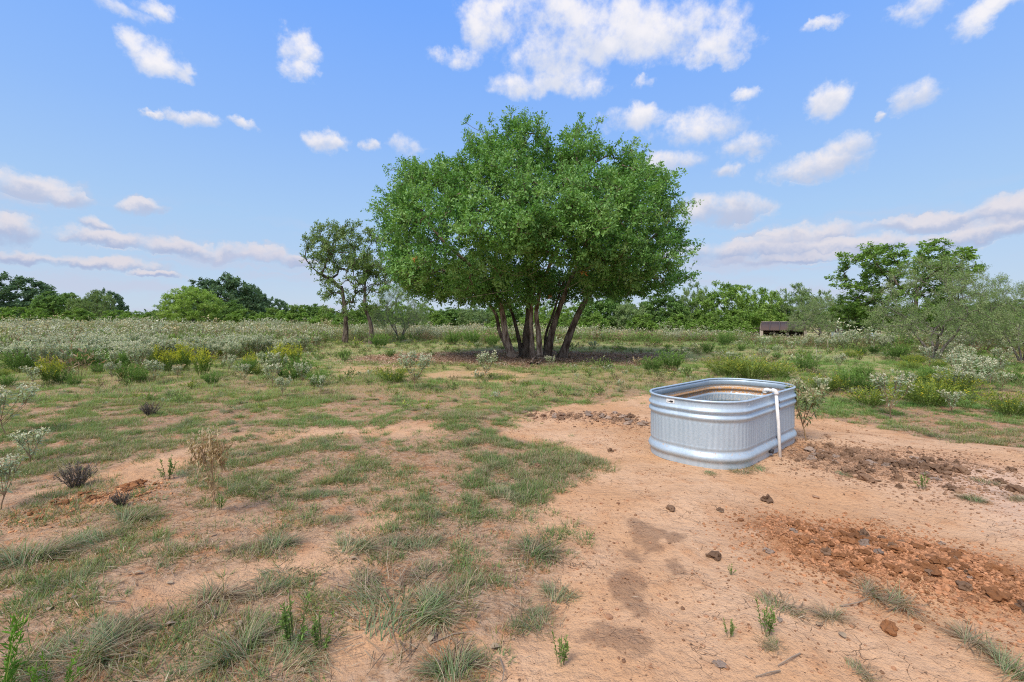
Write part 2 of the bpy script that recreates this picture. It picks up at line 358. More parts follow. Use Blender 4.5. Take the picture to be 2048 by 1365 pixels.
def ground_mat():
    m, t, p, out = principled('sandy_ground'); LK = t.links.new
    tc_ = node(t, 'ShaderNodeTexCoord'); P_ = tc_.outputs['Object']
    def noise(sc, det=6, ro=.6, vec=None):
        n = node(t, 'ShaderNodeTexNoise'); n.inputs['Scale'].default_value = sc; n.inputs['Detail'].default_value = det; n.inputs['Roughness'].default_value = ro
        LK(vec or P_, n.inputs['Vector']); return n.outputs['Fac']
    def rng_(v, a, b, lo=0, hi=1):
        n = node(t, 'ShaderNodeMapRange', interpolation_type='SMOOTHSTEP'); LK(v, n.inputs['Value'])
        n.inputs['From Min'].default_value, n.inputs['From Max'].default_value = a, b; n.inputs['To Min'].default_value, n.inputs['To Max'].default_value = lo, hi
        return n.outputs[0]
    def mix(f, a, b):
        n = node(t, 'ShaderNodeMix', data_type='RGBA')
        for s_, v in (('Factor', f), ('A', a), ('B', b)):
            if isinstance(v, tuple): n.inputs[s_].default_value = (*v, 1)
            elif isinstance(v, float): n.inputs[s_].default_value = v
            else: LK(v, n.inputs[s_])
        return n.outputs['Result']
    def wob_(v):
        nw_ = node(t, 'ShaderNodeTexNoise'); nw_.inputs['Scale'].default_value = 4; nw_.inputs['Detail'].default_value = 4; LK(v, nw_.inputs['Vector']); ma = node(t, 'ShaderNodeVectorMath', operation='MULTIPLY_ADD'); LK(nw_.outputs['Color'], ma.inputs[0]); ma.inputs[1].default_value = (.3, .3, .3); LK(v, ma.inputs[2]); return ma.outputs[0]
    at_ = node(t, 'ShaderNodeAttribute', attribute_name='Col'); se = node(t, 'ShaderNodeSeparateColor'); LK(at_.outputs['Color'], se.inputs[0])
    at2 = node(t, 'ShaderNodeAttribute', attribute_name='mask'); s2_ = node(t, 'ShaderNodeSeparateColor'); LK(at2.outputs['Color'], s2_.inputs[0])
    VEG, LIT, ST = se.outputs[0], se.outputs[1], se.outputs[2]; RED, FAR, PALE = s2_.outputs[0], s2_.outputs[1], s2_.outputs[2]
    n_big, n_mid, n_fine, n_grain = noise(1.1), noise(5.5), noise(26), noise(130, 3)
    sand = mix(rng_(n_big, .35, .65), (.56, .32, .17), (.62, .395, .24))
    sand = mix(rng_(n_mid, .5, .72, 0, .55), sand, (.50, .24, .11))
    sand = mix(PALE, sand, (.62, .44, .33))
    sand = mix(rng_(n_fine, .5, .72, 0, .5), sand, (.36, .2, .11)); sand = mix(rng_(n_grain, .55, .72, 0, .45), sand, (.30, .17, .10))
    red = mix(rng_(n_fine, .35, .65), (.27, .115, .048), (.41, .205, .10))
    col = mix(RED, sand, red)
    mps = node(t, 'ShaderNodeMapping'); mps.inputs['Scale'].default_value = (30, 120, 30); mps.inputs['Rotation'].default_value = (0, 0, .5); LK(wob_(P_), mps.inputs[0]); n_str = noise(1.0, 4, .65, mps.outputs[0])
    mps2 = node(t, 'ShaderNodeMapping'); mps2.inputs['Scale'].default_value = (130, 32, 30); mps2.inputs['Rotation'].default_value = (0, 0, .2); LK(wob_(P_), mps2.inputs[0]); n_st2 = noise(1.0, 4, .65, mps2.outputs[0])
    thatch = mix(rng_(n_fine, .35, .65), (.31, .18, .10), (.46, .30, .19))
    thatch = mix(rng_(n_str, .52, .68, 0, .8), thatch, (.10, .065, .042)); thatch = mix(rng_(n_st2, .54, .7, 0, .7), thatch, (.50, .38, .26))
    thatch = mix(rng_(n_mid, .52, .62, 0, .75), thatch, mix(rng_(n_grain, .4, .6), (.33, .14, .06), (.50, .26, .13)))
    col = mix(rng_(math_node(t, 'ADD', VEG, math_node(t, 'MULTIPLY', math_node(t, 'SUBTRACT', n_fine, .5), .5)), .1, .6, 0, .92), col, thatch)
    farc = mix(rng_(n_mid, .35, .65), (.38, .31, .15), (.25, .335, .10)); farc = mix(rng_(n_fine, .45, .68, 0, .5), farc, (.17, .14, .075))
    farc = mix(rng_(n_big, .45, .62, 0, .6), farc, (.46, .31, .175))
    col = mix(FAR, col, farc)
    lit_ = mix(rng_(n_fine, .35, .68), (.33, .195, .13), (.52, .36, .26))
    lit_ = mix(rng_(n_mid, .4, .7, 0, .5), lit_, (.46, .27, .16))
    col = mix(LIT, col, lit_)
    col = mix(rng_(math_node(t, 'ADD', ST, math_node(t, 'ADD', math_node(t, 'MULTIPLY', math_node(t, 'SUBTRACT', n_fine, .5), 1.1), math_node(t, 'MULTIPLY', math_node(t, 'SUBTRACT', n_mid, .5), 1.3))), .2, .95, 0, .58), col, mix(rng_(n_grain, .4, .6), (.14, .08, .05), (.27, .16, .10)))
    # dark crumbs and dung specks in the bare sand
    for sc, th, amt in ((30, .20, .85), (70, .24, .7)):
        vo = node(t, 'ShaderNodeTexVoronoi'); vo.inputs['Scale'].default_value = sc; LK(P_, vo.inputs['Vector'])
        sv_ = node(t, 'ShaderNodeSeparateColor'); LK(vo.outputs['Color'], sv_.inputs[0])
        th_ = math_node(t, 'MULTIPLY', sv_.outputs[0], th)
        f = rng_(math_node(t, 'SUBTRACT', math_node(t, 'MULTIPLY', th_, rng_(n_mid, .4, .65, .15, 1.5)), vo.outputs['Distance']), 0, .03, 0, amt)
        col = mix(f, col, (.15, .085, .05))
    # fine cracks where the sand has dried
    ck = node(t, 'ShaderNodeTexVoronoi', feature='DISTANCE_TO_EDGE'); ck.inputs['Scale'].default_value = 9
    wob = node(t, 'ShaderNodeVectorMath', operation='ADD'); nw = node(t, 'ShaderNodeTexNoise'); nw.inputs['Scale'].default_value = 7; LK(P_, nw.inputs['Vector'])
    sw_ = node(t, 'ShaderNodeVectorMath', operation='SCALE'); LK(nw.outputs['Color'], sw_.inputs[0]); sw_.inputs['Scale'].default_value = .25; LK(P_, wob.inputs[0]); LK(sw_.outputs[0], wob.inputs[1]); LK(wob.outputs[0], ck.inputs['Vector'])
    crk = math_node(t, 'MULTIPLY', rng_(ck.outputs['Distance'], 0, .018, 1, 0), rng_(noise(2.3), .52, .62))
    col = mix(math_node(t, 'MULTIPLY', crk, .5), col, (.22, .12, .07))
    LK(col, p.inputs['Base Color']); p.inputs['Roughness'].default_value = .95; p.inputs['Specular IOR Level'].default_value = .08
    h = math_node(t, 'ADD', math_node(t, 'MULTIPLY', n_mid, 1.2), math_node(t, 'ADD', math_node(t, 'MULTIPLY', n_fine, .6), math_node(t, 'MULTIPLY', n_grain, .18)))
    h = math_node(t, 'SUBTRACT', h, math_node(t, 'MULTIPLY', crk, .25))
    b = node(t, 'ShaderNodeBump'); b.inputs['Strength'].default_value = .85; b.inputs['Distance'].default_value = .04; LK(h, b.inputs['Height']); LK(b.outputs[0], p.inputs['Normal'])
    return m

# ------------------------------------------------------------------ ground sheet
def grown(lo, hi, a, b, st, gr):
    x = list(np.arange(a, b + 1e-6, st)); s = st
    while x[-1] < hi: s *= gr; x.append(x[-1] + s)
    s = st
    while x[0] > lo: s *= gr; x.insert(0, x[0] - s)
    return np.array(x)
gx = grown(-900, 900, -7, 7, .05, 1.06); gy = grown(-60, 1500, 1.2, 9, .045, 1.045)
X, Y = np.meshgrid(gx, gy); nx, ny = len(gx), len(gy)
Z = gz(X, Y)
ii = (np.arange(ny - 1)[:, None] * nx + np.arange(nx - 1)[None]).ravel()
xf, yf = X.ravel(), Y.ravel()
mb = MB()
mb.add(np.stack([xf, yf, Z.ravel()], 1), np.stack([ii, ii + 1, ii + nx + 1, ii + nx], 1),
       np.stack([veg(xf, yf), litter(xf, yf), stain(xf, yf)], 1))
ground = mb.build('ground', ground_mat(), smooth=True); tag(ground, kind='structure')
redm = np.clip(near_line(xf, yf, PILE, .36) * 1.3 * sst(.3, .5, fbm(xf * 4, yf * 4, 71)) + near_line(xf, yf, MUD, .3) * .6
        + sst(.60, .68, fbm(xf * 1.5, yf * 1.5, 73)) * .8 * (1 - sst(9, 14, yf)) * (1 - bare(xf, yf)), 0, 1)
pale = near_line(xf, yf, [flat_g(1950, 960), flat_g(2300, 1080)], .55) * .8
am = ground.data.attributes.new('mask', 'FLOAT_COLOR', 'POINT')
am.data.foreach_set('color', np.stack([redm, sst(6, 14, yf) * (1 - bare(xf, yf) * .6), pale, np.ones_like(xf)], 1).astype(np.float32).ravel())

# ------------------------------------------------------------------ shape builders
def leaf_quads(mb, P, D, N, Ln, Wd, col, fold=.12, mi=0):
    n = len(P)
    if n == 0: return
    D = nrmz(D); S = nrmz(np.cross(D, N)); U = np.cross(S, D); Ln = np.broadcast_to(Ln, (n,))[:, None]; Wd = np.broadcast_to(Wd, (n,))[:, None]
    mid = P + D * Ln * .55 + U * Wd * fold
    V = np.stack([P, mid + S * Wd * .5, P + D * Ln, mid - S * Wd * .5], 1)
    i = np.arange(n)[:, None] * 4 + np.arange(4)[None]
    mb.add(V.reshape(-1, 3), i, np.repeat(np.broadcast_to(col, (n, 3)), 4, 0), mi)

def blades(mb, P, az_, a0, a1, h, wd, c0, c1, segs=3, mi=0):
    """curved blades: a0 lean at the base, a1 lean added towards the tip (radians from upright)"""
    n = len(P); o = [P]; cur = P.copy(); hd = np.stack([np.sin(az_), np.cos(az_), 0 * az_], 1)
    for k in range(segs):
        a = a0 + a1 * (k + .5) / segs
        cur = cur + (hd * np.sin(a)[:, None] + np.array([0, 0, 1]) * np.cos(a)[:, None]) * (h / segs)[:, None]; o.append(cur)
    S = np.stack([np.cos(az_), -np.sin(az_), 0 * az_], 1); V, Cc = [], []
    for k, q in enumerate(o):
        t = k / segs; ww = (wd * (1 - t ** 1.6) * .5 + .0003)[:, None]
        V += [q - S * ww, q + S * ww]; cc = c0 * (1 - t) + c1 * t; Cc += [cc, cc]
    m = 2 * (segs + 1); V = np.stack(V, 1); Cc = np.stack(Cc, 1)
    f = np.array([[2 * k, 2 * k + 1, 2 * k + 3, 2 * k + 2] for k in range(segs)])
    F = (np.arange(n)[:, None, None] * m + f[None]).reshape(-1, 4)
    mb.add(V.reshape(-1, 3), F, Cc.reshape(-1, 3), mi)

def tubes(mb, A, ra, rb, sides, col, mi=0):
    """A: (n, k, 3) polylines; ra, rb radii at start and end"""
    A = np.asarray(A, float); n, k, _ = A.shape
    T = np.gradient(A, axis=1); T = nrmz(T)
    ref = np.where(np.abs(T[..., 2:3]) > .9, np.array([1., 0, 0]), np.array([0, 0, 1.]))
    U = nrmz(np.cross(T, ref)); W_ = np.cross(T, U)
    r = ra[:, None] + (rb - ra)[:, None] * np.linspace(0, 1, k)[None]
    th = np.arange(sides) * 2 * np.pi / sides
    V = A[:, :, None] + r[..., None, None] * (np.cos(th)[None, None, :, None] * U[:, :, None] + np.sin(th)[None, None, :, None] * W_[:, :, None])
    a = np.arange(k - 1)[:, None] * sides + np.arange(sides)[None]; b = np.arange(k - 1)[:, None] * sides + (np.arange(sides)[None] + 1) % sides
    f = np.stack([a, b, b + sides, a + sides], -1).reshape(-1, 4)
    F = (np.arange(n)[:, None, None] * (k * sides) + f[None]).reshape(-1, 4)
    mb.add(V.reshape(-1, 3), F, np.broadcast_to(col, (n * k * sides, 3)) if np.ndim(col) == 1 else np.repeat(col, k * sides, 0), mi)

def smooth_line(pts, n):
    pts = np.asarray(pts, float); t = np.linspace(0, 1, len(pts)); q = np.linspace(0, 1, n)
    i = np.clip(np.searchsorted(t, q, side='right') - 1, 0, len(pts) - 2); u = (q - t[i]) / (t[i + 1] - t[i])
    p0, p1, p2, p3 = pts[np.maximum(i - 1, 0)], pts[i], pts[i + 1], pts[np.minimum(i + 2, len(pts) - 1)]; u = u[:, None]
    return .5 * (2 * p1 + (p2 - p0) * u + (2 * p0 - 5 * p1 + 4 * p2 - p3) * u ** 2 + (3 * p1 - p0 - 3 * p2 + p3) * u ** 3)

def trunk_mesh(mb, pts, r0, r1, rng, sides=10, n=14, col=(1, 1, 1)):
    P = smooth_line(pts, n); t = np.linspace(0, 1, n); r = r0 + (r1 - r0) * t ** .8 + r0 * .45 * np.exp(-t * n * .6)
    T = nrmz(np.gradient(P, axis=0)); U = nrmz(np.cross(T, np.array([0.1, 1, 0]))); W_ = np.cross(T, U)
    th = np.arange(sides) * 2 * np.pi / sides
    rr = r[:, None] * (1 + .12 * (rng.random((n, sides)) - .5) + .1 * np.sin(th * 3 + 1)[None])
    V = P[:, None] + rr[..., None] * (np.cos(th)[None, :, None] * U[:, None] + np.sin(th)[None, :, None] * W_[:, None])
    a = np.arange(n - 1)[:, None] * sides + np.arange(sides)[None]; b = np.arange(n - 1)[:, None] * sides + (np.arange(sides)[None] + 1) % sides
    mb.add(V.reshape(-1, 3), np.stack([a, b, b + sides, a + sides], -1).reshape(-1, 4), np.array(col, float))
    return P

def grow(rng, clumps, start, bf=.25, tip=.007, expo=.48):
    """connects foliage clumps to the trunk points by short, branching routes; returns polylines and radii"""
    N0, N = len(start), len(clumps); pts = np.concatenate([start, clumps]); par = np.full(N0 + N, -1); plen = np.zeros(N0 + N)
    cost = np.full(N, 1e9); src = np.zeros(N, int); todo = np.ones(N, bool); order = []
    for s in range(N0):
        d = np.linalg.norm(clumps - pts[s], axis=1) + (clumps[:, 2] < pts[s][2]) * (pts[s][2] - clumps[:, 2]) * .6
        m = d < cost; cost[m] = d[m]; src[m] = s
    for _ in range(N):
        k = int(np.argmin(np.where(todo, cost, 1e9))); todo[k] = False; j = N0 + k; par[j] = src[k]; order.append(j)
        plen[j] = plen[src[k]] + np.linalg.norm(pts[j] - pts[src[k]])
        d = np.linalg.norm(clumps - pts[j], axis=1) + bf * plen[j]; m = todo & (d < cost); cost[m] = d[m]; src[m] = j
    tips = np.ones(N0 + N)
    for j in reversed(order): tips[par[j]] += tips[j]
    A, B = pts[par[order]], pts[order]; ln = np.linalg.norm(B - A, axis=1, keepdims=True)
    q = [A]
    for u in (.33, .66): q.append(A + (B - A) * u + rng.normal(size=A.shape) * ln * .09 + np.array([0, 0, .05]) * ln)
    q.append(B)
    return np.stack(q, 1), tip * tips[order] ** expo, tip * np.maximum(tips[order] * .85, 1) ** expo

def foliage(mb, rng, clumps, centre, per, rad, leaf, wr, cols, up=.7, twigs=6, flat=.75, wood=None, wood_r=.004):
    """leaf sprays: every clump gets twigs, every twig leaves"""
    N = len(clumps); out = nrmz(clumps - centre)
    T = N * twigs; ci = np.repeat(np.arange(N), twigs)
    td = nrmz(rng.normal(size=(T, 3)) + out[ci] * .8 + np.array([0, 0, .35])); td[:, 2] *= flat; tl = rad * (.55 + .6 * rng.random(T))
    tb = clumps[ci] + rng.normal(size=(T, 3)) * rad * .12
    if wood is not None:
        e = tb + td * tl[:, None]; m_ = (tb + e) / 2 + rng.normal(size=e.shape) * rad * .08
        tubes(wood, np.stack([tb, m_, e], 1), np.full(T, wood_r), np.full(T, wood_r * .5), 3, np.array([1., 1, 1]))
    n = T * per; ti = np.repeat(np.arange(T), per); t = rng.random(n) ** .7
    P = tb[ti] + td[ti] * (tl[ti] * t)[:, None] + rng.normal(size=(n, 3)) * rad * .10
    D = nrmz(td[ti] * .6 + rng.normal(size=(n, 3))); Nn = nrmz(np.array([0, 0, up]) + out[ci][ti] * .35 + rng.normal(size=(n, 3)) * .55)
    Ls = leaf * (.65 + .7 * rng.random(n)); c = np.array(cols, float)
    cl = rng.random(N)[ci][ti]; lr = rng.random(n)
    k = np.clip(.75 * cl + .35 * lr - .05, 0, .999) * (len(c) - 1); i = k.astype(int); f = (k - i)[:, None]
    leaf_quads(mb, P, D, Nn, Ls, Ls * wr, c[i] * (1 - f) + c[np.minimum(i + 1, len(c) - 1)] * f)
    return n

# ------------------------------------------------------------------ the big oak
def big_oak():
    rng = np.random.default_rng(11); base = at(1070, TREE[1]); s = TREE[1] / FPX; bz = base[2]
    q = lambda px, py, dy=0: np.array([(px - 1070) * (TREE[1] + dy) / FPX + (1070 - 1024) / FPX * dy, dy, EYE - bz - (py - HZ) * (TREE[1] + dy) / FPX])
    t = empty('oak_tree', base); tag(t, 'large spreading green oak with several trunks standing in bare brown litter', 'tree')
    stems = [  # (px, py, depth) along each trunk, radii at foot and top
        ([(1026, 716, 0), (1012, 672, 0), (1003, 618, 0), (975, 560, -.5), (905, 500, -1.2), (850, 440, -1.4)], .15, .03, 1.5),
        ([(1018, 700, .5), (1000, 665, .5), (990, 625, .5), (955, 590, .3), (880, 560, .3), (800, 520, .2)], .085, .03, 1.1),
        ([(1045, 712, .7), (1036, 670, .7), (1024, 625, .8), (1000, 560, 1.2), (960, 470, 1.6), (930, 370, 1.9)], .09, .02, .6),
        ([(1056, 716, .3), (1056, 670, .3), (1060, 610, .3), (1055, 520, .2), (1040, 420, 0), (1035, 310, 0)], .22, .03, .55),
        ([(1066, 720, -.2), (1064, 680, -.2), (1062, 630, -.2), (1070, 550, -.8), (1060, 470, -1.6), (1020, 400, -2.2)], .10, .025, 1.4),
        ([(1080, 719, -.2), (1078, 670, -.2), (1074, 615, -.2), (1100, 530, -.8), (1140, 450, -1.2), (1170, 360, -1.3)], .115, .025, 1.7),
        ([(1090, 712, .5), (1092, 670, .6), (1106, 630, .7), (1130, 560, 1.2), (1180, 470, 1.8), (1200, 350, 1.8)], .055, .03, .8),
        ([(1095, 716, .1), (1104, 665, .1), (1122, 610, .1), (1150, 540, .2), (1200, 440, .3), (1240, 340, .4)], .15, .025, .9),
        ([(1124, 721, -.1), (1138, 675, -.1), (1164, 615, -.1), (1205, 560, -.3), (1280, 500, -.5), (1340, 440, -.4)], .16, .03, .8)]
    start = []
    for pts, r0, r1, tone in stems:
        m = MB(); P = trunk_mesh(m, [q(*p) for p in pts], r0, r1, rng, 12, 26, (tone * 1.5, tone * 1.45, tone * 1.4)); m.build('trunk', M_BARK, t, True); start.append(P[11:])
    start = np.concatenate(start)
    sil = np.array([q(*p)[[0, 2]] for p in [(742,420),(752,455),(765,505),(770,540),(775,575),(812,600),(860,608),(920,612),(985,622),(1060,618),(1140,610),(1215,612),(1290,605),(1350,600),(1385,560),(1378,520),(1398,490),(1372,455),
          (1385,405),(1362,385),(1350,340),(1322,318),(1300,290),(1262,275),(1230,292),(1200,265),(1162,240),(1128,262),(1105,285),(1095,250),(1050,228),(1000,236),(975,262),(930,258),(928,300),(905,318),(885,300),(868,330),(838,310),(802,315),(792,350),(775,390)]])
    cz = 4.3; n = 20000
    P = np.stack([rng.uniform(-6.4, 6.6, n), rng.uniform(-4.9, 4.9, n), rng.uniform(1.7, 9.6, n)], 1)
    # nearer boughs look larger: pull their outline in so that the whole crown keeps one outline in the round
    near_ = TREE[1] / (TREE[1] - np.abs(P[:, 1])); ez = EYE - bz
    sd_ = poly_sd((P[:, 0] + .85) * near_ - .85, ez + (P[:, 2] - ez) * near_, sil)
    inside = sd_ < -.30
    dep = 4.7 * np.sqrt(np.clip(np.minimum(-sd_ / 2.6, 1), 0, 1)) * (1 - .12 * sst(3.5, 2, P[:, 2]))
    inside &= np.abs(P[:, 1]) < dep
    shell = np.maximum(np.abs(P[:, 1]) / np.maximum(dep, .01), 1 + sd_ / 2.4)
    lob = vnoise3(P, .80, 3) * .72 + vnoise3(P, 1.7, 8) * .28
    keep = inside & (lob > .40 + .10 * (1 - shell) + .05 * (P[:, 1] > 0) - .08 * (P[:, 2] < 3.4) - .12 * (np.hypot(P[:, 0] + 4.1, P[:, 2] - 6.3) < 1.5) - .12 * ((np.hypot(P[:, 0] - 2.0, P[:, 2] - 4.2) < 1.7) & (P[:, 1] < .5))) & ((shell > .5) | (rng.random(n) < .3))
    P = P[keep]
    # thin to a fairly even spacing
    sel = []
    for k in range(len(P)):
        if not sel or np.min(np.sum((P[sel] - P[k]) ** 2, 1)) > .27 ** 2: sel.append(k)
        if len(sel) >= 2300: break
    P = P[sel]
    out_ = nrmz((P - np.array([0, 0, 3.6])) * np.array([1, 1.2, 1])); rim = np.argsort(-np.linalg.norm((P - np.array([.1, 0, 3.2])) / np.array([6.2, 4.8, 5.8]), axis=1))[:900]
    rim = rng.choice(rim, min(len(rim), 420), replace=False); S_ = P[rim] + out_[rim] * (.12 + .45 * rng.random((len(rim), 1)) ** 2) + np.array([0, 0, .08])
    m = MB(); Q, ra, rb = grow(rng, np.concatenate([P, S_]), start, .22, .0075, .46)
    tubes(m, Q, ra, rb, 5, np.array([1.3, 1.25, 1.2]))
    nd = 260  # bare dead twigs under the crown
    b = P[rng.integers(0, len(P), 4000)]; b = b[b[:, 2] < 3.1][:nd]
    e = b + np.stack([rng.normal(size=len(b)) * .5, rng.normal(size=len(b)) * .5, -rng.random(len(b)) * .45], 1)
    tubes(m, np.stack([b, (b + e) / 2 + rng.normal(size=e.shape) * .08, e], 1), np.full(len(b), .009), np.full(len(b), .003), 3, np.array([2.2, 2.1, 2.0]))
    lf = MB()
    cols = [(.07, .185, .04), (.12, .28, .06), (.175, .355, .085), (.24, .43, .12), (.36, .52, .21)]
    nl = foliage(lf, rng, P, np.array([0, 0, 3.4]), 22, .46, .098, .52, cols, .8, 6, .8, m, .004) + foliage(lf, rng, S_, np.array([0, 0, 3.4]), 15, .30, .08, .52, cols[1:], .7, 4, 1.0, m, .004)
    print('oak clumps', len(P), 'leaves', nl)
    m.build('branches', M_BARK, t)
    lf.build('crown', M_LEAF, t)
    for (px, py, dy) in [(830, 521, -4.2), (1168, 548, -3.4), (1100, 592, -2.2)]:   # a few orange dying sprays
        m2 = MB(); foliage(m2, rng, np.array([q(px, py, dy)]), np.array([0, 0, 3.4]), 5, .11, .06, .5, [(.5, .14, .03), (.55, .25, .08)], .4, 4)
        tag(m2.build('dead_spray', M_LEAF, t), 'orange dying spray of leaves')
big_oak()

# ------------------------------------------------------------------ other trees
def make_tree(name, seed, h, wd, trunk_h, nclump, per, rad, leaf, wr, cols, stems=1, bark=None, lean=.1, shape='round', dens=.42, tip=.012, twigs=5, mat=None, tone=(1, 1, 1), bottom=None, sky=0.6):
    """one tree of height h and width wd, foot at the origin"""
    rng = np.random.default_rng(seed); t = empty(name, (0, 0, 0)); bark = bark or M_BARK; mat = mat or M_FAR; start = []
    for k in range(stems):
        a = 2 * np.pi * (k + rng.random() * .5) / stems; ln = lean + (.25 if stems > 1 else 0)
        top = np.array([np.cos(a) * ln * trunk_h, np.sin(a) * ln * trunk_h, trunk_h]); x0 = np.array([np.cos(a), np.sin(a), 0]) * (.1 * h / 5 if stems > 1 else 0)
        m_ = (x0 + top) / 2 + rng.normal(size=3) * (.05 if lean > .05 else .025) * trunk_h * np.array([1, 1, 0])
        m = MB(); r0 = .028 * h / stems ** .4
        P = trunk_mesh(m, [x0 - np.array([0, 0, .1]), m_, top, top + (top - m_) * .8 + rng.normal(size=3) * (.05 if lean > .05 else .015) * h], r0, r0 * .45, rng, 8, 12, tone); m.build('trunk', bark, t, True); start.append(P[6:])
    start = np.concatenate(start); b0 = bottom if bottom is not None else trunk_h * .8
    n = nclump * 14; P = rng.uniform(-1, 1, (n, 3)); rr = np.linalg.norm(P, axis=1)
    if shape == 'round': ok = rr < 1
    elif shape == 'vase': ok = np.hypot(P[:, 0], P[:, 1]) < .45 + .55 * sst(-1, .3, P[:, 2]) * (1 - sst(.55, 1.05, P[:, 2]) * .6)
    else: ok = np.hypot(P[:, 0], P[:, 1]) < np.sqrt(np.clip(1 - ((P[:, 2] + 1) / 2) ** 2.2, 0, 1))
    P = P[ok]; rr = rr[ok]
    P = P * np.array([wd / 2 - rad * .5, wd / 2 - rad * .5, (h - b0) / 2 - rad * .3]) + np.array([0, 0, (h + b0) / 2])
    lob = vnoise3(P + seed * 3.7, 5.0 / h, 2) * .65 + vnoise3(P + seed, 11.0 / h, 4) * .35
    P = P[(lob > dens) & ((rr > .45) | (rng.random(len(P)) < .4))][:nclump]
    Q, ra, rb = grow(rng, P, start, .2, tip * h / 6, .45); m = MB(); tubes(m, Q, ra, rb, 4, np.array(tone, float))
    lf = MB(); foliage(lf, rng, P, np.array([0, 0, b0 + .3 * (h - b0)]), per, rad, leaf, wr, cols, .7, twigs, .8, m, .004 * h / 6)
    m.build('branches', bark, t); lf.build('crown', mat, t); t['h'], t['w'] = h, wd
    return t

def fit(kind, px, top, wpx, d, label, group=None, rz=None, foot=None, cat='tree'):
    """stands a tree of a kind at distance d so that its real height and width follow from what is seen"""
    p = at(px, d); h = EYE - p[2] + (HZ - top) * d / FPX; wd = wpx * d / FPX; o = kind.p
    hh, ww = HW[o.name]
    return kind.put(p, rz if rz is not None else (px * 1.7) % 6.28, (wd / ww, wd / ww, h / hh), label, cat, group)
HW = {}
def kind(name, *a, **k):
    t = make_tree(name, *a, **k); HW[t.name] = (t['h'], t['w']); del t['h'], t['w']; return Kind(t)

OLIVE = [(.12, .20, .055), (.17, .27, .075), (.23, .34, .11), (.30, .39, .15)]
DARK = [(.085, .16, .085), (.12, .21, .105), (.17, .27, .13)]
MID = [(.10, .20, .05), (.15, .27, .065), (.21, .33, .09)]
BRIGHT = [(.15, .28, .05), (.23, .37, .07), (.31, .44, .11)]
GRAYG = [(.15, .24, .075), (.21, .31, .11), (.28, .37, .15), (.36, .41, .21)]
LIME = [(.22, .36, .07), (.30, .44, .09), (.38, .50, .14)]

k_small = kind('small_oak', 21, 6.2, 5.0, 2.1, 250, 14, .37, .11, .5, OLIVE, lean=.03, shape='vase', dens=.43, tip=.010, twigs=5, bottom=1.0)
fit(k_small, 690, 448, 165, 26, 'slim olive green young oak with straight dark trunk left of the big oak', rz=.6)
k_lean = kind('leaning_oak', 22, 5.0, 3.4, 2.0, 110, 10, .3, .12, .5, OLIVE, lean=.16, shape='vase', dens=.45, tip=.010, bottom=1.6)
fit(k_lean, 742, 500, 120, 25, 'thin crooked young oak with sparse leaves between slim oak and big oak', rz=2.2)
k_mesq = kind('mesquite_tree', 23, 3.9, 5.6, .9, 300, 22, .36, .055, .35, GRAYG, stems=4, bark=M_PALE, lean=.5, shape='dome', dens=.37, tip=.008, twigs=6, bottom=.75)
fit(k_mesq, 1868, 508, 250, 16, 'gray green thorny mesquite with several slanting trunks right of the shed', rz=.4)
fit(k_mesq, 2045, 560, 170, 14.5, 'smaller gray mesquite cut by the right edge of the photo', rz=2.4)
fit(k_mesq, 1650, 590, 150, 41, 'gray mesquite with pale bare trunk hanging over the shed roof', rz=4.0)
fit(k_mesq, 800, 560, 130, 30, 'pale bare-branched mesquite spreading low behind the crooked young oak', rz=5.0)
fit(k_mesq, 1965, 545, 160, 19, 'gray mesquite close behind between the two gray trees at right', rz=1.1)
k_green = kind('elm_tree', 24, 7.5, 6.5, 2.0, 260, 18, .45, .16, .5, BRIGHT[:2] + [(.075, .17, .03)], stems=2, lean=.2, shape='vase', dens=.43, tip=.010, bottom=.7)
fit(k_green, 1795, 486, 240, 30, 'tall loose bright green tree rising behind the gray mesquite', rz=.9)
fit(k_green, 1720, 590, 110, 33, 'low leafy green tree just left of the gray mesquite trunks', rz=3.3)

k_dark = kind('live_oak', 31, 9, 13, 2.5, 320, 18, .8, .34, .55, DARK, stems=3, lean=.3, shape='dome', dens=.38, tip=.012, bottom=.8)
k_mid = kind('field_tree', 32, 7, 7, 1.8, 240, 18, .55, .24, .55, MID, stems=2, lean=.2, shape='round', dens=.40, tip=.011, bottom=.3)
k_lite = kind('willow_tree', 33, 6, 7, 1.2, 240, 20, .5, .22, .4, BRIGHT, stems=3, lean=.35, shape='dome', dens=.36, tip=.010, bottom=.1)
k_will = kind('willow_tree', 36, 6, 7, 1.0, 300, 22, .5, .2, .3, LIME, stems=3, lean=.3, shape='round', dens=.30, tip=.010, bottom=.0)
k_gray = kind('gray_tree', 34, 6, 7, 1.5, 220, 16, .5, .18, .45, GRAYG[:3], stems=3, bark=M_PALE, lean=.4, shape='round', dens=.40, tip=.011, bottom=.3)
k_shrub = kind('shrub', 35, 2.4, 3.4, .5, 130, 18, .30, .14, .45, BRIGHT[:2] + [(.15, .22, .06)], stems=3, lean=.4, shape='dome', dens=.33, tip=.010, bottom=.05)
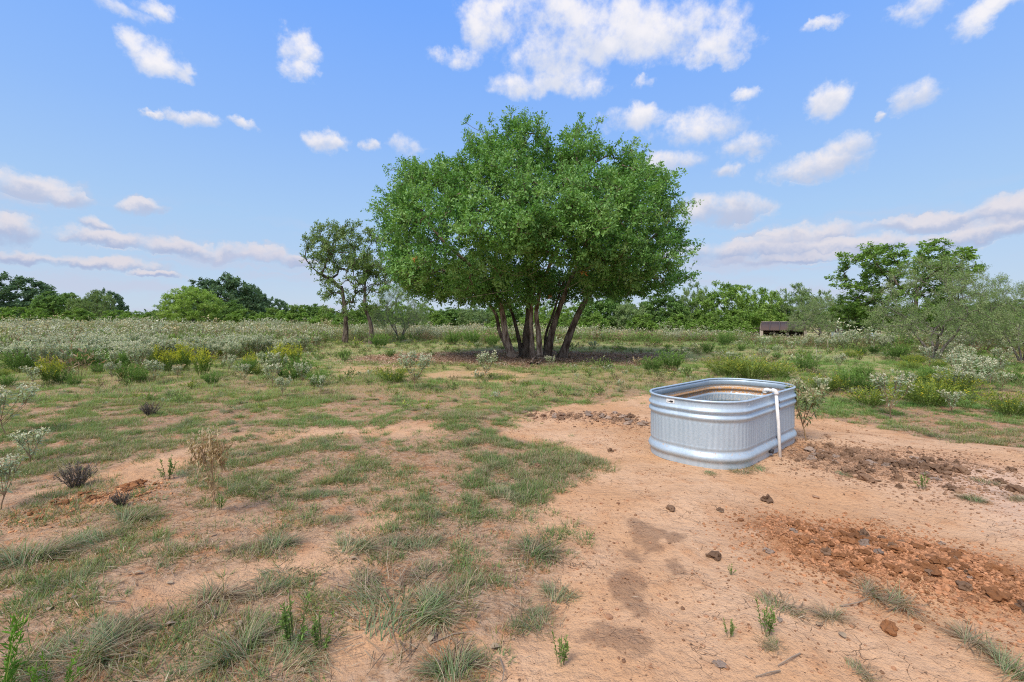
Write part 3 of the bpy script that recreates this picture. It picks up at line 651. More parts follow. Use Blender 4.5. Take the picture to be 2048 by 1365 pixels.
far_trees = [
 (k_dark, 20, 550, 190, 105, 'largest dark oak at the left edge of the skyline'),
 (k_mid, 122, 583, 90, 88, 'mid green tree right of the largest dark oak on left skyline'),
 (k_gray, 185, 582, 80, 78, 'gray green tree in front of the dark round oak at far left'),
 (k_dark, 212, 580, 80, 100, 'small dark round oak right of the gray green tree at far left'),
 (k_will, 384, 574, 118, 52, 'pale bright green willow on its own in the left field'),
 (k_gray, 338, 598, 45, 60, 'small gray twiggy tree touching the pale willow on its left'),
 (k_dark, 442, 550, 170, 98, 'tall domed dark oak behind the pale willow'),
 (k_dark, 505, 574, 70, 104, 'dark oak on right shoulder of the tall domed oak'),
 (k_mid, 452, 600, 70, 80, 'green tree below the tall domed oak, right of the willow'),
 (k_dark, 548, 596, 75, 118, 'lower dark oak right of the domed oak group'),
 (k_mid, 625, 608, 90, 62, 'green bushy tree behind the slim young oak'),
 (k_lite, 800, 596, 70, 48, 'yellow green tree seen left of the big oak under its branches'),
 (k_lite, 848, 600, 60, 50, 'second yellow green tree seen left of the big oak trunks'),
 (k_mid, 745, 610, 90, 58, 'green tree showing behind the crooked young oak'),
 (k_gray, 955, 612, 90, 52, 'grayish purple twiggy tree just left of the oak trunks'),
 (k_mid, 905, 615, 80, 60, 'dull green tree between yellow green tree and oak trunks'),
 (k_mid, 1010, 600, 80, 62, 'green tree behind the leftmost trunks of the big oak'),
 (k_lite, 1085, 598, 100, 60, 'light green tree seen between the trunks of the big oak'),
 (k_lite, 1160, 596, 110, 56, 'light green tree just right of the oak trunks'),
 (k_mid, 1215, 590, 110, 52, 'green tree under the right side of the oak crown'),
 (k_gray, 1262, 600, 80, 48, 'dull gray tree under the right side of the oak crown'),
 (k_mid, 1325, 588, 110, 50, 'dark green tree at the right tip of the oak crown'),
 (k_gray, 1390, 566, 80, 54, 'thin gray green tree right beside the oak crown'),
 (k_lite, 1448, 556, 150, 52, 'largest bright green tree of the row right of the oak'),
 (k_lite, 1515, 566, 110, 55, 'bright green tree behind the left end of the shed'),
 (k_gray, 1585, 568, 90, 56, 'airy gray green tree above the middle of the shed'),
 (k_mid, 1545, 605, 100, 58, 'low green tree directly behind the shed roof'),
 (k_gray, 1650, 582, 80, 54, 'thin tree with see-through crown right of the shed'),
 (k_mid, 1700, 606, 110, 58, 'green tree behind the blue panels'),
 (k_mid, 1900, 600, 160, 52, 'green tree hidden behind the gray mesquite'),
 (k_mid, 2010, 600, 140, 50, 'green tree at the far right behind the small mesquites')]
for kd, px, top, wpx, d, lab in far_trees: fit(kd, px, top, wpx, d, lab, 'trees along the far edge of the field')
rs = random.Random(4)
for px, top, wpx, d in [(30,616,90,66),(75,618,60,60),(155,618,80,64),(232,622,70,62),(270,624,70,70),(310,622,60,66),(490,620,90,62),(545,618,80,60),(590,612,90,56),(655,618,80,52),(705,622,80,48),
                        (870,625,70,46),(1000,628,70,48),(1120,630,80,46),(1190,628,80,47),(1290,630,90,46),(1360,630,90,46),(1420,628,80,46),(1470,634,70,46),(1960,628,90,44),(2030,625,90,43)]:
    fit(k_shrub, px, top, wpx, d, 'low light green shrub in the strip where the weed field meets the tree line', 'shrubs before the far tree line', rs.random() * 6, cat='shrub')
# the far-off wood that closes the horizon
rng = np.random.default_rng(5); mb = MB(); n = 900
a = rng.uniform(-1.0, 1.0, n); d = rng.uniform(150, 260, n); px_ = np.stack([np.tan(a * .85) * d, d], 1)
hh = 3.2 + 3.0 * vnoise(a * 9, d * .01, 3) + rng.random(n); zz = gz(px_[:, 0], px_[:, 1])
cl = np.stack([px_[:, 0], px_[:, 1], zz + hh * .6], 1)
foliage(mb, rng, cl, np.array([0, 200, 0]), 10, 2.4, .9, .6, DARK, .7, 6, .7)
tag(mb.build('far_woods', M_FAR), 'low dark band of far-off woods on the horizon', 'woods', kind='stuff')

# ------------------------------------------------------------------ weeds
SILVER = [(.27, .36, .22), (.35, .43, .28), (.44, .50, .35)]; CREAM = (.64, .62, .47); STEM = (.27, .19, .12)
def croton(rng, h, nb, stem, leaf, lod=0, leafcols=None, tipcol=CREAM, stemcol=STEM, droop=.5):
    """woolly grey weed: a stem that forks into a candelabra, drooping long leaves, pale flower heads"""
    lc = np.array(leafcols or SILVER); x0 = np.zeros(3); f = np.array([rng.normal() * .03, rng.normal() * .03, h * .28])
    if stem is not None: tubes(stem, [[x0, f * .5 + rng.normal(size=3) * .008, f]], np.array([.008]), np.array([.006]), 4 if not lod else 3, np.array(stemcol))
    sub = []
    for b in range(nb):
        a = 2 * np.pi * (b + rng.random() * .8) / nb; s = f * rng.uniform(.6, 1.05); out = h * rng.uniform(.15, .42); e = np.array([np.cos(a) * out, np.sin(a) * out, h * rng.uniform(.78, 1.02)])
        m = s + (e - s) * .55 + np.array([np.cos(a), np.sin(a), -.3]) * out * .2; sub.append((s, m, e))
        if not lod:
            for _ in range(2):
                e2 = e + np.array([rng.normal() * .07 * h, rng.normal() * .07 * h, -rng.random() * .12 * h]); sub.append((m, (m + e2) / 2 + rng.normal(size=3) * .01, e2))
    A = np.array(sub)
    if stem is not None and len(A): tubes(stem, A, np.full(len(A), .005), np.full(len(A), .003), 3, np.array(stemcol) * 1.15)
    n = 22 if not lod else 9; k = len(A); t = rng.uniform(.15, 1.0, (k, n)); ai = np.repeat(np.arange(k), n); t = t.ravel()
    Pm = (1 - t)[:, None] ** 2 * A[ai, 0] + (2 * t * (1 - t))[:, None] * A[ai, 1] + (t ** 2)[:, None] * A[ai, 2]
    D = nrmz(np.stack([rng.normal(size=k * n), rng.normal(size=k * n), rng.normal(size=k * n) * .4 + .15 - droop * rng.random(k * n)], 1))
    Ls = (.072 if not lod else .088) * (.6 + .7 * rng.random(k * n)) * (h / .7) ** .5
    c = lc[rng.integers(0, len(lc), k * n)] * (.85 + .3 * rng.random((k * n, 1)))
    leaf_quads(leaf, Pm, D, nrmz(np.array([0, 0, 1]) + rng.normal(size=D.shape) * .4), Ls, Ls * (.30 if not lod else .36), c)
    nt_ = 9 if not lod else 3; ti = np.repeat(np.arange(k), nt_)
    Pt = A[ti, 2] + rng.normal(size=(k * nt_, 3)) * .016 * (1 if not lod else 1.8); Dt = nrmz(rng.normal(size=(k * nt_, 3)) + np.array([0, 0, .6]))
    ct = np.array(tipcol) * (.8 + .4 * rng.random((k * nt_, 1)))
    Lt = (.030 if not lod else .06) * (.7 + .6 * rng.random(k * nt_)); leaf_quads(leaf, Pt, Dt, nrmz(rng.normal(size=Dt.shape)), Lt, Lt * .6, ct)

def plume_bush(rng, h, wd, nst, stem, leaf, c_low, c_tip, per=14, leaf_len=.035, wr=.22, upright=.7, stemcol=(.16, .15, .07), tipw=None, flowers=0, fcol=(.75, .6, .03)):
    """many thin upright stems with small leaves up their length"""
    a = rng.random(nst) * 2 * np.pi; r = np.sqrt(rng.random(nst)) * wd * .22; hs = h * rng.uniform(.6, 1.0, nst) * (1 - .35 * (r / (wd * .22 + 1e-6)) ** 2)
    B = np.stack([np.cos(a) * r * .6, np.sin(a) * r * .6, 0 * a], 1); out = wd * .5 * (1 - upright) * rng.random(nst) + r * .8
    E = np.stack([np.cos(a) * (r * .6 + out), np.sin(a) * (r * .6 + out), hs], 1) + np.stack([rng.normal(size=nst), rng.normal(size=nst), 0 * a], 1) * .03 * h
    Mi = (B + E) / 2 + np.array([0, 0, .06]) * h + rng.normal(size=E.shape) * .02 * h
    if stem is not None: tubes(stem, np.stack([B, Mi, E], 1), np.full(nst, .0026), np.full(nst, .0013), 3, np.array(stemcol))
    i = np.repeat(np.arange(nst), per); t = rng.uniform(.2, 1.02, nst * per)
    P = (1 - t)[:, None] ** 2 * B[i] + (2 * t * (1 - t))[:, None] * Mi[i] + (t ** 2)[:, None] * E[i]
    D = nrmz(nrmz(E - B)[i] * .8 + rng.normal(size=P.shape) * .55); Ls = leaf_len * (.6 + .8 * rng.random(len(i)))
    f = (sst(.45, 1, t) * (.6 + .4 * rng.random(len(i))))[:, None]
    c = (np.array(c_low) * (1 - f) + np.array(c_tip) * f) * (.75 + .5 * rng.random((len(i), 1)))
    leaf_quads(leaf, P, D, nrmz(rng.normal(size=P.shape) + np.array([0, 0, .5])), Ls, Ls * wr, c)
    if flowers:
        j = rng.integers(0, nst, flowers); Pf = E[j] + rng.normal(size=(flowers, 3)) * .03 * h - np.array([0, 0, .0])
        leaf_quads(leaf, Pf, nrmz(rng.normal(size=Pf.shape) * np.array([1, 1, .2])), np.tile([0, 0, 1.], (flowers, 1)) + rng.normal(size=Pf.shape) * .3, .018, .016, np.array(fcol))

def plant_kind(name, fn, seed, mat=None, parts=True):
    rng = np.random.default_rng(seed); st, lf = MB(), MB()
    if parts:
        t = empty(name, (0, 0, 0)); fn(rng, st, lf)
        if st.n: st.build('stems', M_DRY, t)
        if lf.n: lf.build('leaves', mat or M_WEED, t)
        return Kind(t)
    fn(rng, lf, lf); return Kind(lf.build(name, mat or M_WEED))

RN = random.Random(12)
kc = [plant_kind('croton_plant', lambda r, s, l, h=h, nb=nb: croton(r, h, nb, s, l), 100 + i) for i, (h, nb) in enumerate([(.62, 6), (.7, 8), (.55, 7), (.78, 9)])]
kc_far = [plant_kind('croton_plant', lambda r, s, l, h=h, nb=nb: croton(r, h, nb, s, l, 0), 120 + i, parts=False) for i, (h, nb) in enumerate([(.6, 7), (.7, 8), (.75, 9)])]
# the ones that stand apart
singles = [
 (0, 830, 783, 1.0, 'pale silvery croton beside the yellow flowered bush before the oak', 3), (1, 973, 762, .95, 'silvery croton with white heads in front of the oak trunks', 1),
 (2, 545, 775, .85, 'small silver croton just below the green clumps left of center', 2),
 (1, 1782, 838, 1.0, 'cream headed wide croton in the grass right of the trough', 0), (2, 1960, 783, .8, 'round gray croton bush at the right edge of the grass', 3),
 (0, 1905, 828, .6, 'little silver croton by the bare patch right of the trough', 2), (0, 1855, 740, .9, 'bluish silver croton below the gray mesquite trunks', 1),
 (0, 12, 870, .8, 'bluish leafy croton at the left edge, taller one', 3), (2, 62, 930, .6, 'low sprawling silver croton at the left edge', 2),
 (2, 2, 1020, .6, 'half cut croton at the very left edge beside dead gray bush', 0), (1, 640, 790, .55, 'tiny silver croton in the grass right of the small silver one', 0),
 (0, 565, 795, .5, 'tiny drooping croton left of center in thin grass', 1), (1, 1700, 700, 1.2, 'tall whitish croton standing by the grass lane', 3), (1, 1530, 705, 1.2, 'whitish croton clump in front of the shed', 2),
 (0, 1100, 740, .6, 'small gray croton in front of the fallen branches', 0)]
for j, px, py, sc, lab, kk in singles: kc[kk].put(G(px, py), RN.random() * 6, sc, lab, 'weed')
k_gcr = plant_kind('croton_plant', lambda r, s, l: croton(r, .58, 6, s, l, 0, [(.17, .24, .10), (.22, .29, .13), (.30, .36, .19)], (.50, .48, .30), (.30, .20, .11), 1.2), 131)
k_gcr.put(G(1612, 882), .6, (1.0, 1.0, 1.18), 'green croton with drooping leaves growing against the far side of the metal trough', 'weed')
# field edge plants, nearest first, up to the number that can be told apart
def field_density(px, py_d):
    return 1
rng = np.random.default_rng(8)
def in_field(x, y):
    px = 1024 + FPX * x / y; e = 26 * (fbm(x * .25, y * .25, 81) - .5) + 11 * (vnoise(x * 3.1, y * 3.1, 88) - .5)
    left = (px < 640) & (y > np.interp(px, [-200, 0, 150, 300, 450, 560, 640], [11.5, 12.5, 13.5, 15, 17.5, 19.5, 25]) + e * .45)
    mid = (px >= 600) & (px < 1130) & (y > np.interp(px, [600, 700, 800, 900, 1000, 1130], [25, 28, 29, 28, 27, 30]) + e * .15)
    right = (px >= 1130) & (y > np.interp(px, [1130, 1400, 1500, 1650, 1800, 1900, 2048, 2300], [31, 30, 26, 22.5, 22.5, 18.5, 15, 13]) + e * .4)
    clear = (px > 1490) & (px < 1775) & (y > 33)
    return (left | mid | right) & ~clear
n = 60000; yy = 9 + 46 * rng.random(n) ** .75; xx = rng.uniform(-1.25, 1.25, n) * yy
patch = sst(.48, .56, fbm(xx * .16, yy * .22, 120)); ok = in_field(xx, yy) & (rng.random(n) > .75 * patch) & (.55 * fbm(xx * .45, yy * .45, 83) + .45 * fbm(xx * .13, yy * .13, 84) > .36 + .18 * rng.random(n)) & (rng.random(n) < .33)
cx_, cy_ = xx[ok], yy[ok]; o_ = np.argsort(np.hypot(cx_, cy_)); cx_, cy_ = cx_[o_], cy_[o_]; vis = np.abs(cx_ / cy_) < 1.16
print('crotons', len(cx_), vis.sum())
def shed_gap(x, y):
    px = 1024 + FPX * x / y; return 1 - .38 * sst(1470, 1530, px) * (1 - sst(1740, 1800, px)) * sst(20, 26, y)
NIND = 262; cnt = 0; ind = np.zeros(len(cx_), bool)
for i in range(len(cx_)):
    if not vis[i]: continue
    cnt += 1
    if cnt > NIND: break
    ind[i] = True; side = 'left of the oak' if cx_[i] < 0 else 'right of the trough'
    kd = kc[RN.randrange(4)] if cnt < 110 else kc_far[RN.randrange(3)]
    kd.put((cx_[i], cy_[i], float(gz(cx_[i], cy_[i])) - .01), RN.random() * 6, RN.uniform(.7, 1.15) * float(shed_gap(cx_[i], cy_[i])), 'silvery woolly croton at the near edge of the weed field ' + side, 'weed', 'crotons at the edge of the weed field ' + side)
# the field beyond reads as one mass
def instance_into(mb, tmpl, X_, Y_, S_, A_, tint):
    V, fs, Cc = tmpl
    for k in range(0, len(X_), 400):
        x, y, s, a, ti = X_[k:k + 400], Y_[k:k + 400], S_[k:k + 400], A_[k:k + 400], tint[k:k + 400]
        c_, s_ = np.cos(a)[:, None], np.sin(a)[:, None]; z = gz(x, y)
        W = np.stack([(V[:, 0] * c_ - V[:, 1] * s_) * s[:, None] + x[:, None], (V[:, 0] * s_ + V[:, 1] * c_) * s[:, None] + y[:, None], V[:, 2] * s[:, None] + z[:, None]], -1)
        cc = (Cc[None] * ti[:, None]); n0 = mb.n; off = np.arange(len(x)) * len(V)
        first = True
        for (kk, mi), F in fs.items():
            FF = (F[None] + off[:, None, None]).reshape(-1, kk)
            if first: mb.add(W.reshape(-1, 3), FF, cc.reshape(-1, 3), mi); first = False
            else: mb.f.setdefault((kk, mi), []).append(FF + n0)
def template(fn, seed):
    m = MB(); fn(np.random.default_rng(seed), m); return np.concatenate(m.v), {k: np.concatenate(v) for k, v in m.f.items()}, np.concatenate(m.c)
t_cr = [template(lambda r, m, h=h: croton(r, h, 7, m, m, 1), 140 + i) for i, h in enumerate((.6, .68, .75, .82))]
t_gr = [template(lambda r, m, c=c: plume_bush(r, .62, .8, 14, m, m, c[0], c[1], 5, .10, .3, .45), 150 + i) for i, c in enumerate([((.14, .25, .06), (.27, .41, .09)), ((.17, .23, .08), (.29, .36, .13)), ((.26, .19, .12), (.36, .27, .17))])]
rest = ~ind; X_, Y_ = cx_[rest], cy_[rest]; mb = MB(); pick = rng.integers(0, 4, len(X_))
for k in range(4):
    m_ = pick == k; nn = m_.sum(); instance_into(mb, t_cr[k], X_[m_], Y_[m_], np.exp(rng.normal(size=nn) * .22) * (.65 + .6 * fbm(X_[m_] * .3, Y_[m_] * .3, 85)) * shed_gap(X_[m_], Y_[m_]), rng.random(nn) * 6.28, (.75 + .4 * rng.random((nn, 1))) * np.where(rng.random((nn, 1)) < .22, np.array([1.05, .90, .72]), np.ones(3)))
tag(mb.build('croton_field', M_WEED), 'silvery weed field stretching back to the tree line', 'weeds', kind='stuff')
n = 16000; yy = 10 + 50 * rng.random(n) ** .8; xx = rng.uniform(-1.25, 1.25, n) * yy; ok = in_field(xx, yy) & (rng.random(n) < .75 + .25 * (fbm(xx * .3, yy * .3, 87) > .50)); X_, Y_ = xx[ok], yy[ok]; mb = MB(); tall = .75 + .65 * sst(.46, .56, fbm(X_ * .16, Y_ * .22, 120)); pick = np.minimum(rng.integers(0, 8, len(X_)) // 3, 2)
for k in range(3):
    m_ = pick == k; nn = m_.sum(); instance_into(mb, t_gr[k], X_[m_], Y_[m_], rng.uniform(.55, 1.15, nn) * tall[m_] * shed_gap(X_[m_], Y_[m_]), rng.random(nn) * 6.28, .8 + .4 * rng.random((nn, 1)) * np.ones(3))
tag(mb.build('undergrowth', M_WEED), 'green and brown undergrowth between the silvery weeds', 'undergrowth', kind='stuff')

# yellow-green upright clumps, green clumps, yellow flowered clumps
kb = [plant_kind('broomweed_clump', lambda r, s, l: plume_bush(r, .8, .75, 60, s, l, (.14, .24, .045), (.62, .60, .05), 30, .05, .24, .8, stemcol=(.16, .2, .06)), 200 + i) for i in range(3)]
kg = [plant_kind('green_clump', lambda r, s, l: plume_bush(r, .6, .85, 70, s, l, (.10, .19, .045), (.20, .34, .07), 26, .05, .24, .6, stemcol=(.14, .2, .06)), 210 + i) for i in range(3)]
kf = [plant_kind('flowering_weed', lambda r, s, l: plume_bush(r, .42, .95, 130, s, l, (.14, .22, .04), (.34, .40, .06), 22, .032, .26, .5, stemcol=(.16, .22, .06), flowers=150), 220 + i) for i in range(3)]
for px, py, sc, lab in [(100, 770, .85, 'yellow tipped clump standing alone at far left'), (470, 702, 1.15, 'tallest yellow tipped clump behind the others'), (368, 742, 1.1, 'yellow tipped clump next to the silver croton at left'),
      (310, 735, .95, 'yellow green clump leftmost of the main group'), (335, 745, .8, 'small yellow green clump inside the main group'), (405, 752, .95, 'dark green clump with yellow tips right of the silver croton'),
      (560, 738, 1.05, 'wide yellow green clump near the bare ground, right end'), (590, 728, .9, 'yellow green clump at the right end behind wide one'), (445, 712, .8, 'yellow clump left of the tallest one'),
      (500, 742, .7, 'low yellow green clump between the group and right end'), (490, 700, 1.0, 'yellow clump touching the tallest one on its right')]:
    kb[RN.randrange(3)].put(G(px, py), RN.random() * 6, sc, lab, 'weed', 'yellow tipped clumps in the left field')
for px, py, sc, lab in [(760, 697, 1.5, 'dark green bush beside the crooked young oak'), (1342, 742, 1.1, 'green bush right of the brown litter patch'), (600, 755, 1.0, 'green bush at the edge of the left field'),
      (240, 740, 1.1, 'broad green bush in the left field behind bare ground'), (200, 735, 1.0, 'green bush below the rust brown weed'), (165, 735, 1.0, 'green bush at far left under the silvery weeds'),
      (40, 745, 1.1, 'green bush near the left edge of the field'), (690, 720, .7, 'small green bush by the litter patch'), (905, 690, 1.5, 'tall lush grass-like clump left of the oak trunks'),
      (945, 690, 1.6, 'tallest lush green clump left of the oak trunks'), (985, 692, 1.2, 'lush green clump touching the oak trunks'), (1450, 692, 1.5, 'bright green clump in front of the shed field'),
      (1790, 720, 1.1, 'bright green clump below the gray mesquite'), (1610, 745, .9, 'green clump in the lane behind the trough'), (1305, 745, .8, 'low bluish clump right of the litter patch'), (1740, 790, .8, 'green clump beside cream headed croton'), (780, 715, .6, 'small dark clump at left end of the litter')]:
    kg[RN.randrange(3)].put(G(px, py), RN.random() * 6, sc, lab, 'bush')
for px, py, sc, lab in [(785, 765, 1.0, 'yellow green flowering weed in front of the oak'), (1450, 752, 1.3, 'yellow flowered clump behind the trough, left one'), (1500, 757, 1.4, 'yellow flowered clump behind the trough, middle one'),
      (1555, 757, 1.1, 'yellow flowered clump behind the trough, right one'), (1650, 780, .9, 'small yellow flowered clump right of the trough'), (1860, 812, 1.3, 'yellow flowered patch between the two pale crotons'),
      (1900, 790, 1.2, 'yellow flowered patch below the round gray croton'), (1820, 800, 1.0, 'yellow flowered clump behind cream headed croton'), (2020, 830, .9, 'yellow flowered clump at the right edge'), (1740, 812, .9, 'yellow green clump left of cream headed croton')]:
    kf[RN.randrange(3)].put(G(px, py), RN.random() * 6, (sc, sc, sc * .9), lab, 'wildflower')
for px0, px1, py0, py1, n_, side in ((1640, 2060, 695, 800, 44, 'right of the trough'), (0, 640, 705, 775, 40, 'at the edge of the left field'), (1150, 1640, 690, 735, 22, 'in the lane behind the trough')):
    for j in range(n_):
        px, py = RN.uniform(px0, px1), RN.uniform(py0, py1); q_ = G(px, py)
        if bare(np.array([q_[0]]), np.array([q_[1]]))[0] > .3 or litter(np.array([q_[0]]), np.array([q_[1]]))[0] > .3: continue
        u = RN.random()
        if u < .45: kg[RN.randrange(3)].put(q_, RN.random() * 6, RN.uniform(.4, .85), 'small green bushy weed dotted over the meadow ' + side, 'weed', 'green weeds in the meadow ' + side)
        elif u < .8: kc[RN.randrange(4)].put(q_, RN.random() * 6, RN.uniform(.45, .95), 'scattered silvery croton on the thin meadow ' + side, 'weed', 'scattered crotons on the meadow ' + side)
        else: kf[RN.randrange(3)].put(q_, RN.random() * 6, RN.uniform(.45, .8), 'small yellow flowered weed dotted over the meadow ' + side, 'wildflower', 'yellow flowered weeds in the meadow ' + side)
k_rust = plant_kind('rust_weed', lambda r, s, l: plume_bush(r, .6, .6, 40, s, l, (.16, .08, .03), (.20, .10, .035), 22, .035, .3, .6), 231); k_rust.put(G(192, 720), 0, 1.15, 'rust brown dried weed among silvery plants', 'weed')
k_gray2 = plant_kind('dead_bush', lambda r, s, l: plume_bush(r, .32, .40, 70, s, l, (.13, .11, .10), (.20, .17, .15), 16, .028, .35, .5, stemcol=(.09, .075, .07)), 232)
k_gray2.put(G(152, 975), 0, .66, 'dark gray dead bush on the sand at left', 'bush'); k_gray2.put(G(243, 1012), 2, .36, 'small dark withered bush in the red soil', 'bush'); k_gray2.put(G(300, 832), 1, .65, 'brown gray dead bush in the thin grass at left', 'bush')
k_tan = plant_kind('dry_croton', lambda r, s, l: croton(r, .56, 7, s, l, 0, [(.45, .33, .19), (.52, .40, .25), (.38, .27, .15)], (.55, .45, .3), (.36, .25, .15), 1.3), 233)
k_tan.put(G(418, 1035), 0, (.56, .56, 1.08), 'dry tan croton with drooping dead leaves at left', 'weed'); k_tan.put(G(355, 752), 1, .5, 'withered tan weed under the yellow green clumps', 'weed'); k_tan.put(G(250, 765), 2, .45, 'withered tan stalk at the edge of the left field', 'weed')
k_feather = plant_kind('feathery_weed', lambda r, s, l: plume_bush(r, .5, .5, 9, s, l, (.10, .24, .03), (.17, .36, .04), 70, .045, .16, .75, stemcol=(.2, .28, .06)), 234)
k_feather.put((-1.72, 1.52, float(gz(-1.72, 1.52))), 0, .72, 'bright feathery green weed in the bottom left corner, taller one', 'weed'); k_feather.put((-1.58, 1.56, float(gz(-1.58, 1.56))), 2, .42, 'short bright feathery weed beside the taller one in the corner', 'weed')
k_sprig = plant_kind('leafy_sprig', lambda r, s, l: plume_bush(r, .24, .2, 7, s, l, (.14, .24, .06), (.24, .36, .10), 44, .022, .3, .75), 235)
for px, py, sc, lab in [(335, 960, 1.2, 'upright leafy sprig left of the dry tan croton'), (590, 1290, 1.3, 'leafy green sprig among grass at bottom left'), (645, 1300, 1.0, 'second leafy sprig right beside it at bottom left'), (1462, 1150, .35, 'tiny green sprig left of the soil heap'),
      (1458, 1275, .5, 'tiny bright sprig in the sand at bottom right'), (1530, 1270, .9, 'thin green sprig by the grass tufts at bottom right'), (1845, 980, .8, 'thin green sprig on sand right of the mud'), (1120, 1330, .8, 'green sprig in the sand at bottom center'), (440, 1020, .7, 'small sprig at the foot of the dry croton')]:
    k_sprig.put(G(px, py), RN.random() * 6, sc * .72, lab, 'plant')

# ------------------------------------------------------------------ grass
GREENS = np.array([(.14, .24, .11), (.19, .29, .15), (.13, .22, .06), (.25, .31, .17)]); STRAWS = np.array([(.48, .37, .23), (.40, .30, .19), (.33, .25, .18), (.56, .45, .31)])
def tuft(rng, m, h, nbl, splay, dry, wd=.0024, base=.05, gcols=GREENS):
    a = rng.random(nbl) * 6.283; r = np.sqrt(rng.random(nbl)) * base; P = np.stack([np.cos(a) * r, np.sin(a) * r, np.full(nbl, -.005)], 1)
    hs = h * rng.uniform(.45, 1.1, nbl); d = rng.random(nbl) < dry; c0 = np.where(d[:, None], STRAWS[rng.integers(0, 4, nbl)], gcols[rng.integers(0, len(gcols), nbl)]); c0 = c0 * (.8 + .4 * rng.random((nbl, 1)))
    f = (rng.random(nbl) * .5)[:, None]; c1 = c0 * (1 - f) + STRAWS[0] * f
    a = a + 0
    a0 = np.abs(rng.normal(size=nbl)) * splay * .55 + .08 + d * .25; blades(m, P, a + rng.normal(size=nbl) * .5, a0, rng.uniform(.2, 1.1, nbl) * splay, hs, wd * rng.uniform(.7, 1.4, nbl), c0, c1, 3)
    nf = nbl // 3; a = rng.random(nf) * 6.283; r = np.sqrt(rng.random(nf)) * base * 1.4; c = STRAWS[rng.integers(0, 4, nf)] * (.45 + .6 * rng.random((nf, 1)))
    blades(m, np.stack([np.sin(a) * r, np.cos(a) * r, np.full(nf, .008)], 1), a + rng.normal(size=nf) * .6, rng.uniform(1.15, 1.5, nf), rng.uniform(-.05, .2, nf), h * rng.uniform(.4, .9, nf), wd * rng.uniform(.7, 1.4, nf), c, c, 2)
kt = []
for i, (h, nb, sp_, dr, ba) in enumerate([(.15, 330, 1.35, .35, .07), (.13, 360, 1.5, .45, .09), (.19, 260, 1.2, .3, .07), (.10, 260, 1.4, .6, .07), (.13, 420, 1.35, .3, .13), (.18, 190, 1.4, .72, .05), (.075, 300, 1.3, .2, .10)]):
    m = MB(); tuft(np.random.default_rng(300 + i), m, h, nb, sp_, min(dr + .1, .8), base=ba); kt.append(Kind(m.build('grass_tuft', M_GRASS)))
named = [(1075,1105,0,1.25,'big gray green grass tuft on the sand at bottom center'),(1060,1240,4,.9,'grass tuft left of the lowest dark stain'),(560,1090,0,1.0,'gray green tuft left of the middle path'),(710,1095,1,1.1,'wide low tuft left of the big center tuft'),
 (800,1090,1,.95,'grass tuft between wide low tuft and big center tuft'),(735,1155,3,1.0,'small tuft in the sand left of center'),(840,1150,3,1.1,'dry small tuft beside the faint stain'),(570,1160,6,1.3,'moss green tuft with dry fringe at lower left'),(430,1195,5,1.1,'straw brown tuft at lower left'),
 (800,1220,4,1.6,'broad straggly clump at bottom left of center'),(870,1225,0,1.2,'grass tuft joined to the broad straggly clump'),(900,1340,0,1.4,'gray tuft cut by the bottom edge at center'),(600,1310,4,1.2,'tuft around the leafy sprigs'),(470,1310,2,1.4,'blue green long bladed tuft at bottom left'),(200,1310,2,1.5,'long bladed tuft at bottom left near feathery weed'),
 (250,1260,1,1.2,'low gray tuft above the long bladed one'),(90,1330,4,1.3,'grass clump beside the feathery weed'),(60,1120,2,1.3,'tall thin tuft at the left edge'),(270,1040,2,1.1,'tuft with tall stalks by the red soil at left'),(160,1090,4,.9,'grayish tuft below the red soil at left'),
 (1950,1290,5,1.2,'dry tuft at lower right'),(2035,1350,2,1.1,'green tuft in the bottom right corner'),(1660,1235,5,.9,'straw green tuft left of lower right dry tuft'),(1560,1215,3,1.0,'low tuft below the soil heap, left one'),(1745,1190,5,.8,'straw tuft at the foot of the soil heap'),(1800,1210,5,.9,'bent straw tuft touching the soil heap'),
 (1540,1290,3,.7,'tiny tuft at bottom right by the thin sprig'),(1720,1345,3,.8,'small tuft cut by the bottom edge at right'),(1970,965,3,.9,'dry tuft on the pale sand at right'),(1945,1000,0,.7,'green tuft on the pale sand at right'),(2040,1000,3,.9,'tuft at the right edge on the pale sand'),(1480,945,3,.9,'grass at the foot of the trough, front'),(1510,938,6,.9,'green grass at the foot of the trough, right front'),(1420,948,6,.6,'small grass at the foot of the trough, left front'),(1690,950,6,.7,'green grass along the muddy soil'),(1120,1190,1,.8,'trailing tuft right below the big center tuft')]
for px, py, k, sc, lab in named: kt[k].put(G(px, py), RN.random() * 6, (sc * (.72 if py > 1230 else 1), sc * (.72 if py > 1230 else 1), sc * (.5 if py > 1230 else .62)), lab, 'grass tuft')
rng = np.random.default_rng(19); n = 5000; yy = 1.9 + 8.5 * rng.random(n) ** .8; xx = rng.uniform(-1.2, 1.2, n) * yy; ok = (veg(xx, yy) > .45 + .4 * rng.random(n)); xx, yy = xx[ok][:235], yy[ok][:235]
for x, y in zip(xx, yy): kt[RN.randrange(7)].put((x, y, float(gz(x, y))), RN.random() * 6, (lambda q: (q, q, q * .75))(RN.uniform(.45, .9)), 'gray green bunch grass tuft with straw blades scattered on the thin pasture', 'grass tuft', 'grass tufts scattered over the pasture')

def scatter(n, y0, y1, pw, dens, half=1.22):
    y = y0 + (y1 - y0) * rng.random(n) ** pw; x = rng.uniform(-half, half, n) * y; k = rng.random(n) < dens(x, y); return x[k], y[k]
